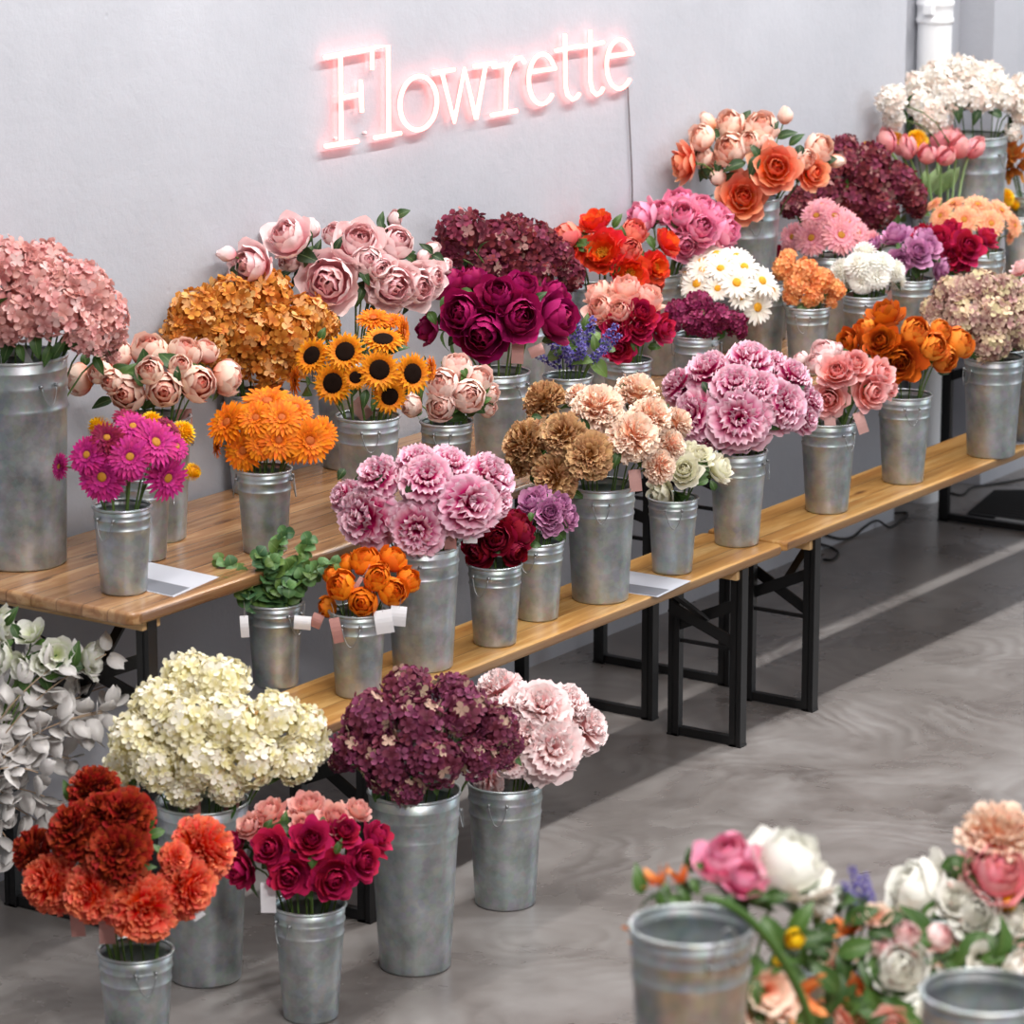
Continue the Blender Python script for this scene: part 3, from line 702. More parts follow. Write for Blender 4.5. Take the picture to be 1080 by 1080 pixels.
# ---- bench row
bunch(floor_pt(378,738,1,BZ), 1, 'small zinc bucket with orange ball flowers on the bench', GB, 'on left bench end', [('ball','orange_ball','orange ball ranunculus',
 '385,591,17;415,590,16;398,610,15;431,612,15;414,624,17;360,618,17;382,635,16;345,640,12;366,593,11;350,606,11;402,600,10')], '', leafs=0)
bunch(floor_pt(446,711,3,BZ), 3, 'zinc bench bucket with striped pink peonies at left', GB, 'in left bench bucket', [('frill','striped','striped pink peony',
 '386,546,30;398,502,22;440,557,28;440,487,20;450,505,25;495,532,31;517,504,26;475,490,20;364,525,18;470,482,15;526,528,16')],
 '382,502,9,200;402,505,7;432,515,7;360,500,7', leafs=1, leafmat='darkleaf', upbias=.2)
bunch(floor_pt(522,684,1,BZ), 1, 'small zinc bench bucket with dark red peonies', GB, 'in small bench bucket', [('peony','dark_red','dark red peony',
 '506,581,17;514,560,15;547,562,18;541,581,15;541,549,15;523,569,16;498,574,12')], '565,575,6,0;560,545,5', leafs=2)
bunch(floor_pt(567,657,1,BZ), 1, 'small zinc bench bucket with lilac roses', GB, 'beside the dark red peonies', [('rose','lilac','lilac rose',
 '562,531,15;579,541,15;597,546,14;555,546,11;581,553,11;590,531,12;570,521,10')], '552,536,5,100;570,532,5,60;545,548,4', leafs=2)
bunch(floor_pt(633,639,3,BZ), 3, 'zinc bench bucket with tan and peach carnations', GB, 'in middle bench bucket', [
 ('mum','tan','tan carnation','576,424,23;556,468,24;596,460,23;622,481,25;586,502,22;592,517,14;549,488,15'),
 ('mum','peach_carnation','pale peach carnation','630,432,25;671,416,22;685,441,22;667,461,25;694,492,17;713,446,16;706,470,16;610,418,13')],
 '656,415,12,80;610,424,7,250;617,448,9,110;650,485,10,250;701,432,7,60;566,440,6', leafs=2, upbias=.2)
bunch(floor_pt(709,608,1,BZ), 1, 'small zinc bench bucket with cream ranunculus', GB, 'beside the peach carnations', [('rose','cream','cream ranunculus',
 '700,521,18;722,497,17;756,495,17;738,482,13;727,476,11')], '740,508,8,200;738,490,5,60;752,512,6', leafs=2)
bunch(floor_pt(777,579,2,BZ), 2, 'zinc bench bucket with big striped pink peonies at right', GB, 'in right bench bucket', [('frill','striped','striped pink peony',
 '779,442,30;733,437,24;776,407,24;790,382,26;747,392,24;716,406,20;826,427,24;836,398,21;854,424,16;850,442,14;815,384,17;745,462,14;800,410,20')],
 '745,410,9;842,412,8;790,468,10,250;765,470,9;815,450,8', leafs=1, leafmat='darkleaf', upbias=.25)
bunch(floor_pt(872,544,2,BZ), 2, 'zinc bench bucket with salmon pink roses', GB, 'on right bench', [('rose','rose_pink','salmon pink rose',
 '883,393,18;917,413,19;902,385,16;928,395,16;875,420,18;935,410,12'), ('ball','light_pink','pale pink closed peony','869,371,15;860,383,12;844,379,9;880,368,9')],
 '895,425,9,260;888,440,8,280', leafs=2)
bunch(floor_pt(952,513,2,BZ), 2, 'zinc bench bucket with orange roses', GB, 'in bucket near bench end', [('rose','burnt_orange','burnt orange rose','934,337,22;949,379,23;898,363,17;930,361,17'),
 ('ball','light_orange','bright orange ranunculus','966,350,17;985,366,16;996,378,16;1012,361,17;992,348,13;912,345,11')], '917,370,9,250;978,382,9,200;995,393,6,0;945,400,7,260', leafs=2)
bunch(floor_pt(1045,486,3,BZ), 3, 'zinc bench bucket with dusty antique hydrangeas', GB, 'in far bench bucket', [('hyd','antique','dusty antique hydrangea',
 '1005,310,21;1035,305,23;1060,310,23;1020,336,25;1050,337,24;986,327,17;1045,360,21;1075,350,20;1072,322,20;990,346,12;1040,374,12')],
 '1042,382,10,280;1073,365,10,200;1030,372,6', leafs=1, upbias=.3)
bunch(rim_pt(1090,375,2,BZ), 2, 'zinc bucket cut by right edge on the bench', GB, 'at the right frame edge', [('rose','light_pink','pale pink rose','1078,284,11;1095,300,16;1100,330,18')], '', leafs=2)
# ---- table front row
bunch(floor_pt(131,630,1,TZ), 1, 'small zinc bucket at the near table corner', GT, 'at near table corner', [
 ('gerbera','magenta','magenta gerbera','63,492,15;92,480,22;108,503,26;140,450,20;164,467,26;137,482,23;176,504,26;186,471,17;140,494,14'),
 ('gerbera','wine_gerbera','wine gerbera','113,462,19;133,440,15;178,450,15')], '', leafs=0, upbias=.25)
bunch(rim_pt(150,500,1,TZ), 1, 'small zinc bucket half hidden behind the magenta gerberas', GT, 'behind magenta gerberas', [('pompom','yellow','yellow flower','105,452,13;192,457,13;203,498,9;160,446,12')], '', leafs=0)
bunch(floor_pt(280,587,1,TZ), 1, 'small zinc bucket with orange gerberas on the left table', GT, 'on left table front', [('gerbera','orange_gerbera','orange gerbera',
 '240,446,26;257,475,23;282,424,27,u;297,441,22;294,464,23;326,465,26;342,457,20;270,441,20;312,430,20;229,470,14,l;312,474,16;275,468,18')], '', leafs=0, upbias=.3)
bunch(floor_pt(291,728,1,BZ), 1, 'small zinc bucket with eucalyptus, leftmost on bench', GB, 'x', [], '') if False else None
bunch(rim_pt(388,437,2,TZ), 2, 'zinc table bucket with sunflowers', GT, 'on the left table', [('sunfl','sunflower','sunflower with dark disc',
 '329,375,19;364,371,20;351,404,20;400,390,20;404,358,20,u;435,394,19;411,418,18;375,398,12'), ('gerbera','orange_gerbera','seedless orange sunflower','394,336,19,u;425,350,18,r;311,402,17,l;455,389,14,r;412,338,14,u')],
 '340,352,7,70;385,420,10;395,425,9,250', leafs=1, upbias=.1)
bunch(rim_pt(471,443,1,TZ), 1, 'small zinc table bucket with pale pink ranunculus', GT, 'beside the sunflowers', [('ball','pale_pink_rose','pale pink ranunculus',
 '494,417,19;465,428,17;482,386,17;506,399,15;466,405,18;434,428,13;515,430,11;518,415,11')], '513,410,6,60;513,422,6,30;440,436,6,200;480,432,6;490,393,6', leafs=2)
bunch(floor_pt(527,500,2,TZ), 2, 'zinc table bucket with magenta peonies', GT, 'at table centre', [('peony','magenta_peony','magenta peony',
 '473,301,20;510,351,25;488,331,21;525,312,21;547,335,23;550,303,17;585,335,24;453,347,16,l;584,312,17;496,296,16')],
 '490,308,9,180;569,313,9,40;583,358,12,10;478,358,8,230;468,320,9,250;456,335,8;530,296,6', leafs=2, upbias=.15)
bunch(rim_pt(599,395,1,TZ), 1, 'small zinc table bucket with bluebells', GT, 'left of the crimson roses', [('spike','bluebell','blue bluebell spike',
 '595,338,17;608,350,18;622,350,17;640,356,16;586,366,17;600,374,18;613,372,17;630,374,15;578,380,14;645,362,12')], '606,345,10,80;618,340,10,80;627,362,10,100;590,350,9', leafs=1, leafmat='stem', upbias=.8)
bunch(rim_pt(662,378,1,TZ), 1, 'small zinc table bucket with crimson and peach roses', GT, 'right of the bluebells', [('peony','soft_peach','soft peach rose','632,311,15;661,306,16;635,327,17;683,316,16;653,330,15'),
 ('rose','crimson','crimson rose','675,332,17;697,347,16;650,347,16;673,346,15;653,367,15;622,341,9')], '670,365,7,280;690,366,7,0', leafs=2)
bunch(rim_pt(735,352,1,TZ), 1, 'small zinc table bucket with wine stock flowers', GT, 'below the white daisies', [('stock','wine','wine red stock flower',
 '715,330,16;736,321,17;732,339,15;756,335,17;775,341,15;781,350,9;746,346,13;712,342,10')], '738,348,6,300;740,330,5', leafs=1)
bunch(rim_pt(803,297,2,TZ), 2, 'zinc table bucket with white daisies', GT, 'on right table', [('daisy','daisy','white daisy',
 '735,299,18;777,298,18;804,296,17;799,324,18;785,281,16;760,283,16;740,276,17;756,268,18,u;777,270,16;722,289,13;757,304,14;781,313,14;815,306,12;766,276,14;722,300,13,l;740,285,15')], '', leafs=0, upbias=.35, dshift=-.13)
bunch(rim_pt(852,322,1,TZ), 1, 'small zinc table bucket with apricot stock flowers', GT, 'right of the daisies', [('stock','apricot','apricot stock flower',
 '828,283,15;850,286,16;840,300,15;866,296,16;880,306,13;856,311,14;836,312,12;876,318,9;831,272,11')], '846,324,7,200', leafs=1, leafmat='palegreen')
bunch(rim_pt(912,310,1,TZ), 1, 'small zinc table bucket with white pompom flowers', GT, 'right of the apricot stocks', [('pompom','white','white pompom flower',
 '912,267,12;929,279,13;905,280,13;889,286,13;925,291,13;943,285,11;909,297,12;947,296,9;890,296,9;918,279,10')], '895,305,6;930,305,6,300', leafs=1)
bunch(rim_pt(962,293,1,TZ), 1, 'small zinc table bucket with lilac roses', GT, 'beside the white pompoms', [('rose','lilac','lilac rose',
 '945,250,15;967,267,15;978,261,13;990,281,14;950,275,13;922,260,10;975,251,12')], '952,262,7;966,287,7,280;975,285,6', leafs=2)
bunch(rim_pt(1008,287,1,TZ), 1, 'small zinc table bucket with crimson roses', GT, 'behind the antique hydrangeas', [('rose','crimson','crimson rose',
 '973,248,12;991,253,14;1003,244,13;1020,261,16;1040,252,13;1012,275,12;1003,269,12')], '', leafs=2)
bunch(rim_pt(1038,263,1,TZ), 1, 'small zinc table bucket with peach gerberas', GT, 'above the crimson roses', [('gerbera','peach_gerbera','peach gerbera',
 '992,228,14;1017,232,17;1045,236,15;1070,238,13;1005,215,14;1031,216,16;1056,222,15;985,215,10;1066,250,9')], '', leafs=0, upbias=.2)
bunch(np.array([2.72,-.86,TZ]), 1, 'small zinc table bucket with yellow flowers', GT, 'above the peach gerberas', [('pompom','yellow','yellow chrysanthemum','1030,206,10;1050,206,11;1040,203,9;1068,216,8;1060,208,9')], '', leafs=0)
bunch(rim_pt(878,268,2,TZ), 2, 'zinc table bucket with pink gerberas', GT, 'above the white pompoms', [('gerbera','pink_gerbera','pink gerbera',
 '856,251,20;887,248,20;861,228,18;836,250,17;880,228,17;905,246,15;921,255,13;866,217,16;894,235,16;830,264,11')], '', leafs=0, upbias=.25)
bunch(rim_pt(812,288,1,TZ)+np.array([0,0,0]), 1, 'small hidden zinc bucket behind the apricot stock flowers', GT, 'behind the apricot stocks', [('rose','dark_red','dark red rose','797,268,12;812,266,11;824,276,10')], '', leafs=0)
# ---- table back row
bunch(np.array([*floor_pt(24,605,5,TZ)[:2], TZ]), 5, 'biggest zinc bucket, cut by the left frame edge', GT, 'in biggest table bucket', [('hyd','dusty_pink','dusty pink hydrangea',
 '5,281,33;45,282,32;86,306,33;110,332,28;60,328,34;15,332,34;-28,310,34;-30,342,28;93,352,24;118,352,18;35,300,30;-15,285,26;70,300,28;118,375,9,d')],
 '8,368,16,250;38,364,14,280;62,368,13,60;80,360,12,300;22,372,10;104,385,11,300;50,375,12,250', leafs=2, upbias=.3)
bunch(rim_pt(162,438,3,TZ), 3, 'zinc table bucket with peach garden roses', GT, 'on left table', [('ball','peach_rose','peach garden rose',
 '83,400,18,l;106,392,15;122,374,18;134,414,20;158,370,21;158,392,16;173,412,20;194,372,20;209,404,20;217,370,15;240,398,19,r;190,386,14;118,402,14')],
 '106,382,12,300;102,395,9,270;108,425,12,200;146,400,9,120;187,395,9,90;217,373,11,60;150,425,8;90,378,8', leafs=2)
bunch(rim_pt(268,412,2,TZ), 2, 'zinc table bucket with ochre hydrangeas', GT, 'behind the orange gerberas', [('hyd','ochre_hydrangea','ochre hydrangea',
 '205,332,29;241,317,29;281,312,31;321,337,29;300,352,30;260,352,30;215,362,27;190,352,22;343,342,17;284,386,25;312,380,20;244,381,22;230,340,26')], '272,338,5', leafs=1, leafmat='darkleaf', upbias=.3)
bunch(rim_pt(368,372,3,TZ), 3, 'zinc table bucket with blush peonies', GT, 'below the neon sign', [('peony','blush','blush open peony','266,280,22;304,251,24;378,257,24;347,297,28;412,301,25;438,301,23;455,292,16;400,285,17'),
 ('ball','blush','blush closed peony','419,256,19;352,247,13;306,275,14;388,275,16;470,280,9'), ('bud','blush','blush peony bud','238,268,9,l;328,240,10,u;417,230,9,u;393,313,10;456,263,9;466,284,8;447,270,7')],
 '246,270,8,200;324,253,11,250;335,262,10;357,257,9;403,243,13,100;402,232,9,80;385,292,10;380,312,11,250;325,270,12,250;300,290,9;425,225,8,30;450,262,9,140;462,272,8;365,318,9,260;265,232,4', leafs=2, leafmat='darkleaf', upbias=.1)
bunch(rim_pt(545,322,3,TZ), 3, 'hidden zinc table bucket under back burgundy hydrangeas', GT, 'behind the magenta peonies', [('hyd','burgundy','burgundy hydrangea',
 '487,248,28;526,258,28;562,258,27;476,268,20;506,287,26;562,286,25;600,290,19;543,243,20;535,280,24;585,268,20')], '', leafs=1, upbias=.25)
bunch(rim_pt(637,302,3,TZ), 3, 'zinc table bucket with red poppy-like peonies', GT, 'below the neon cord', [('bowl','red_peony','open red peony','628,237,19;636,267,22;603,270,18;690,282,16;702,257,16;664,288,20'),
 ('ball','coral_pink','coral pink closed peony','596,249,16;669,244,15;665,263,14;605,250,10;690,300,12;640,250,10')], '615,250,8,250;651,233,9,60;655,246,8;686,255,9,300;648,285,8', leafs=2, upbias=.1)
bunch(rim_pt(692,283,3,TZ), 3, 'zinc table bucket with bright pink peonies', GT, 'right of the red peonies', [('peony','pink_peony','bright pink peony',
 '678,232,20;717,216,18;720,229,18;738,241,18;723,258,16;762,244,19;755,229,15;700,225,15;740,220,14')], '713,230,12,90;700,222,6;767,262,7,0;735,210,6', leafs=2, upbias=.2)
bunch(rim_pt(784,205,6,TZ), 6, 'tall zinc bucket with coral peonies by the wall', GT, 'in tall bucket by wall', [('rose','coral_peony','open coral peony','725,172,19,l;818,178,23,c;783,209,24,c;856,183,17'),
 ('ball','coral_pale','half open coral peony','769,131,17;770,157,19;803,134,19;740,145,15;865,156,17;850,168,12;758,168,10;790,150,14;740,165,12'),
 ('bud','coral_pale','coral peony bud','828,121,9,u;809,149,9;756,187,10;883,170,8,r;742,172,9;746,127,9')],
 '746,132,7,130;787,123,8,60;815,137,11,60;830,142,11,20;840,147,10,40;775,175,13,200;795,175,13,250;760,200,9,260;797,160,10,120;875,169,8,20;757,175,9;843,160,8', leafs=2, leafmat='darkleaf', upbias=.1)
bunch(rim_pt(925,242,2,TZ), 2, 'hidden zinc table bucket under far burgundy hydrangeas', GT, 'above the lilac roses', [('hyd','burgundy','burgundy hydrangea',
 '886,172,21;915,186,25;946,193,23;920,168,20;896,210,23;926,220,21;960,206,19;870,203,19;914,235,14;846,212,17;835,218,13;892,156,16;967,220,12;872,185,16')], '945,232,9,270;910,240,6', leafs=1, upbias=.25)
bunch(np.array([2.27,-.80,TZ]), 2, 'zinc table bucket with pink tulips and green stems', GT, 'left of white hydrangeas', [('tulip','tulip_pink','pink tulip',
 '958,156,12;978,162,12;997,164,12;990,146,12;1013,155,13;1028,156,12;935,150,12;948,154,10;1005,146,11'), ('pompom','yellow','yellow pompom flower','915,156,7;944,146,8;967,148,11')],
 '985,190,16,70;995,192,16,60;1004,188,14,60;975,190,12,80', leafs=0, leafmat='palegreen', upbias=1.1)
bunch(np.array([2.50,-.778,TZ]), 5, 'tall zinc bucket with white hydrangeas beside the pipe', GT, 'beside the drain pipe', [('hyd','white_hydrangea','white hydrangea',
 '941,106,18;966,92,18;987,82,20;1015,77,21;1042,84,21;1032,102,19;985,122,21;1060,101,19;1076,116,16;1067,139,11;972,108,18;1077,92,15;943,126,13;1003,101,20')],
 '975,115,9,200;1010,118,12,280;1030,122,10,250;1000,112,8;960,130,9,250;1050,120,8', leafs=1, leafmat='darkleaf', upbias=.25)
bunch(rim_pt(1087,205,2,TZ), 2, 'zinc table bucket at right edge with amber lilies', GT, 'at the right edge', [('lily','amber','amber brown lily','1050,161,16,l;1070,160,15;1062,180,13;1081,176,13;1064,146,13;1086,160,13')], '', leafs=0)
# ---- foreground table
FG1 = np.array([-3.93, -3.66, TZ]); FG2 = np.array([-3.93, -4.115, TZ])
bucket(FG1, 3, 'empty zinc bucket on the foreground table, left one', 'empty zinc buckets in the foreground', math.radians(62), True)
bucket(FG2, 3, 'empty zinc bucket in the bottom right corner', 'empty zinc buckets in the foreground', math.radians(75), True)
for P, fl, lv, wh, bl_ in (
 ((-3.70,-3.60,TZ), [('peony','pink_peony','pink peony','766,910,32;785,928,22'), ('peony','white','big white peony','830,917,44'), ('lily','tulip_orange','orange tulip','690,925,16;715,922,15;671,985,18,l;850,1052,27'),
   ('tulip','yellow','yellow tulip','838,990,12;822,1013,8'), ('cup','peach_carnation','white and peach freesia','812,1045,22;828,1062,16;800,1068,16'), ('frill','white','small white ruffled flower','868,948,16')],
  '674,928,17,100;700,945,15,80;712,950,14;722,945,12,120;727,905,12,90;735,915,10,200;733,935,10,300;800,945,14,0;820,945,18,20;845,935,20,20;845,970,22,60;815,985,22,300;850,990,22,20;870,1030,24,130;880,1050,24,250;795,1050,20,260;800,1070,18,280;825,1080,18;790,1010,12;770,955,14;860,1075,20,250',
  'left in foreground bunch', 'small zinc bucket hidden by foreground pink peony'),
 ((-3.42,-3.60,TZ), [('spike','bluebell','blue bluebell spike','905,936,20;915,941,19;897,946,17'), ('cup','peach_carnation','peach freesia','925,966,15;873,1010,16'), ('cup','lisianthus','pale lilac freesia','880,945,13;865,946,13'), ('lily','tulip_orange','peach tulip','893,975,17;915,1062,18;905,1040,14'),
   ('peony','white','small white peony','947,1022,28'), ('lily','rose_leaf','dusty pink lily','935,985,20;968,1002,20;948,1055,20;1000,1050,20;930,1072,18'), ('rose','tulip_orange','orange garden rose','880,1072,22;905,1050,18'), ('pompom','white','small white pompom','868,1030,12;975,1068,14'), ('ball','light_pink','dusty pink rose','956,985,15;990,988,16;930,1000,12'), ('cup','white','white freesia','985,1040,18;965,1060,16'), ('rose','soft_peach','soft peach garden rose','880,1079,20;940,1080,18')],
  '910,965,20,25;930,985,16,0;940,970,16,200;875,985,20,200;905,1000,24,20;870,1000,22,350;890,1020,18;920,1035,15;960,1050,15;995,1005,14,30;1000,1015,14,330;895,1065,22,f;925,1055,24,20,f;955,1075,24,340,f;860,1085,24,f;985,1072,20,f;840,1000,24,300,f;820,1020,22,260,f;865,1008,22,f;975,1010,16;940,1065,16;880,1060,18;925,1078,14',
  'middle of foreground bunch', 'small zinc bucket hidden by foreground green leaves'),
 ((-3.10,-3.62,TZ), [('peony','white','white peony','972,942,36;1028,964,26'), ('mum','peach_carnation','peach dahlia','1052,885,40'), ('peony','tulip_pink','large pink peony','1050,924,32'), ('stock','wine','wine stock flower','1077,935,14'),
   ('tulip','yellow','yellow tulip','1062,953,11'), ('cup','white','white freesia','1045,990,24;1078,985,20;1010,985,16;1035,1012,18;1070,1020,18'), ('lily','rose_leaf','dusty pink open lily','1012,935,16;1005,978,18;1022,905,16;1030,990,18;1075,1010,20'), ('rose','white','round white rose','1010,950,20;1068,972,18')],
  '1008,910,17,20;1012,915,15,300;990,960,18,0;960,975,16,10;945,965,20,30;1030,1000,16,90;1050,1010,16,10;1035,1005,12;1070,1010,14;1000,1000,14;1022,1003,26,f;1058,1008,28,f;1085,1000,26,f;1040,995,22,f;1000,1030,22,f;975,1055,22,f',
  'right of foreground bunch', 'small zinc bucket hidden by foreground white peonies')):
    bunch(P, 7, bl_, 'hidden foreground buckets', wh, fl, lv, leafs=2, leafmat='leaf', depthk=.7, upbias=.35)
P = [Vector(at_d(u, v, q)) for u, v, q in ((742,948,5.0),(765,947,5.0),(792,962,5.02),(815,990,5.05),(838,1025,5.08),(852,1060,5.1),(858,1095,5.12))]
m = MB(); m.tube([p-P[-1] for p in bez(P, 16)], .0065, 8); o = link('flower_stem', m.mesh('flower_stem', M['leaf'])); o.location = P[-1]  # a single loose flower stem, drawn as a bare tube
tag(o, 'long green stem arching beside the left empty foreground bucket', 'stem')
P = [Vector(at_d(u, v, q)) for u, v, q in ((985,1035,4.95),(1010,1022,4.96),(1045,1018,4.96),(1080,1024,4.96),(1110,1050,4.96))]
m = MB(); m.tube([p-P[-1] for p in bez(P, 12)], .005, 8); o = link('flower_stem', m.mesh('flower_stem', M['leaf'])); o.location = P[-1]  # second bare flower stem
tag(o, 'green stem arching behind the empty bucket in bottom right corner', 'stem')
# ---- eucalyptus
def eucalyptus():
    P = floor_pt(291, 728, 1, BZ); bucket(P, 1, 'small zinc bucket with eucalyptus, leftmost on bench', GB)
    rows = '231,592;273,585;300,562;326,570;354,594;240,618;318,592;343,604;288,592;262,612;305,620'
    items = [tuple(map(float, e.split(','))) for e in rows.split(';')]
    for (u, v), nm in zip(items, place_names(items)):
        d = dep(P)-.08+rnd.uniform(-.05, .05); tip = Vector(at_d(u, v, d))
        B = Vector(P)+Vector((0, 0, .02)); mid = Vector(P)+Vector((rnd.uniform(-.03, .03), rnd.uniform(-.03, .03), .2))
        t = empty('eucalyptus_branch', B, f'green eucalyptus branch, {nm}, in leftmost bench bucket', 'branch', 'eucalyptus in the leftmost bench bucket')
        pts = bez([tip, tip.lerp(mid, .5)+Vector((0, 0, .03)), mid, B], 14)
        m = MB(); m.tube([p-B for p in pts], .0018, 5); link('stem', m.mesh('stem', M['stem']), t)
        for k in range(0, 11):
            for sd in (-1, 1):
                q = pts[k]; ax = (pts[max(k-1, 0)]-pts[k+1]).normalized(); sdv = ax.cross(Vector(-fw)).normalized()*sd
                sdv = (Matrix.Rotation(k*1.3, 4, ax) @ sdv+ax*.5).normalized(); L = (.021+.0016*k)*rnd.uniform(.85, 1.15)
                link('leaf', leaf_mesh('euca' if rnd.random() < .75 else 'stem', 3), t, Matrix.Translation(q-B) @ leaf_frame(sdv, Vector(-fw)+Vector((0, 0, .6)), rnd.uniform(-.5, .5)) @ Matrix.Diagonal((L, L*1.35, L, 1)))
eucalyptus()
# ---- honesty (white seed pods) and lisianthus at the left edge
POD = []
def pod_mesh():
    if not POD:
        m = MB(); n = 18; ring = []
        for i in range(n):
            a = 2*PI*i/n; x = .5+.5*math.cos(a); y = .36*math.sin(a)*(1-.12*math.cos(a)); 
            if i == 0: x = 1.14
            ring.append((x, y, .10*(x-.5)**2))
        m.add(ring+[(.5, 0, -.02)]+[(x, y, z-.012) for x, y, z in ring]+[(.5, 0, -.035)],
              [(i, (i+1) % n, n) for i in range(n)]+[(n+1+(i+1) % n, n+1+i, 2*n+1) for i in range(n)]+[(i, n+1+i, n+1+(i+1) % n, (i+1) % n) for i in range(n)])
        POD.append(m.mesh('seed_pod', M['pod']))
    return POD[0]
def honesty():
    P = at_z(-52, 1000, 0); bucket(P, 4, 'zinc floor bucket left of frame with white seed pod branches', GF)
    rows = '112,690;118,722;108,752;92,772;118,748;62,700;45,690;75,800;66,850;55,880;30,735;24,775;12,845;16,900;40,815;5,760;85,735;20,712'
    items = [tuple(map(float, e.split(','))) for e in rows.split(';')]
    for (u, v), nm in zip(items, place_names(items)):
        d = dep(P)-.02+rnd.uniform(-.1, .12); tip = Vector(at_d(u, v, d)); B = Vector(P)+Vector((0, 0, .03)); mid = Vector(P)+Vector((.0, .0, .42))
        t = empty('honesty_branch', B, f'white honesty seed branch, {nm}, at left frame edge', 'branch', 'honesty branches at the left frame edge')
        pts = bez([tip, Vector(at_d(u*.45-20, v*.55+350, d)), mid, B], 16)
        m = MB(); m.tube([p-B for p in pts], .0016, 5); link('twig', m.mesh('twig', M['twig']), t)
        for k in range(0, 9):
            q = pts[k]; ax = (pts[max(k-1, 0)]-pts[k+1]).normalized()
            for sd in (0, 1) if k else (0, 1, 2):
                dr = (Matrix.Rotation(rnd.uniform(0, 6.28), 4, ax) @ ax.orthogonal().normalized()+ax*rnd.uniform(.1, .8)).normalized(); L = rnd.uniform(.038, .056)
                link('seed_pod', pod_mesh(), t, Matrix.Translation(q-B+dr*.008) @ leaf_frame(dr, Vector(-fw)+Vector((rnd.uniform(-.7, .7), rnd.uniform(-.7, .7), rnd.uniform(.5, 1.9))), rnd.uniform(-.6, .6)) @ Matrix.Scale(L, 4))
    bunch(P, 4, '', None, 'at left frame edge', [('cup','lisianthus','white lisianthus','4,660,20,r;31,668,16;2,693,20;60,690,16;97,694,20,r;22,702,14;45,700,12')],
          '12,650,12,60;18,668,12,300;75,705,18,20;80,690,14,80;24,720,12,60;55,712,12,200;8,680,10', leafs=1, nobucket=True, depthk=.4)
honesty()
# ---- paper tags hanging from the stems
def paper_tag(u, v, w, h, rot, d, mat, label, grp):
    C = Vector(at_d(u, v, d)); s = d/FPX
    xa = Vector(rt)*math.cos(rot)+Vector(up)*math.sin(rot); ya = Vector((0, 0, 1))*math.cos(rot)-Vector(rt)*math.sin(rot); za = xa.cross(ya).normalized(); ya = za.cross(xa)
    Mx = Matrix(((xa.x, ya.x, za.x, C.x), (xa.y, ya.y, za.y, C.y), (xa.z, ya.z, za.z, C.z), (0, 0, 0, 1)))
    t = empty('price_tag', C, label, 'tag', grp); t.matrix_world = Mx
    m = MB(); n = 6; W, H = w*s/2, h*s/2
    vs = []
    for i in range(n+1):
        y = H-2*H*i/n; b = .004*math.sin(PI*i/n*1.2)
        vs += [(-W, y, b), (W, y, b)]
    k = len(vs); vs += [(x, y, z-.0008) for x, y, z in vs]
    fs = [(2*i, 2*i+2, 2*i+3, 2*i+1) for i in range(n)]+[(k+2*i, k+2*i+1, k+2*i+3, k+2*i+2) for i in range(n)]
    fs += [(2*i, k+2*i, k+2*i+2, 2*i+2) for i in range(n)]+[(2*i+1, 2*i+3, k+2*i+3, k+2*i+1) for i in range(n)]+[(0, 1, k+1, k), (2*n, k+2*n, k+2*n+1, 2*n+1)]
    m.add(vs, fs); link('card', m.mesh('card', mat, False), t)
    m = MB(); m.tube(bez([(0, H-.004, .001), (.004, H+.012, -.004), (0, H+.03, -.02)], 5), .0006, 4); link('string', m.mesh('string', M['string']), t)
GTG = 'paper price tags hanging from the stems'
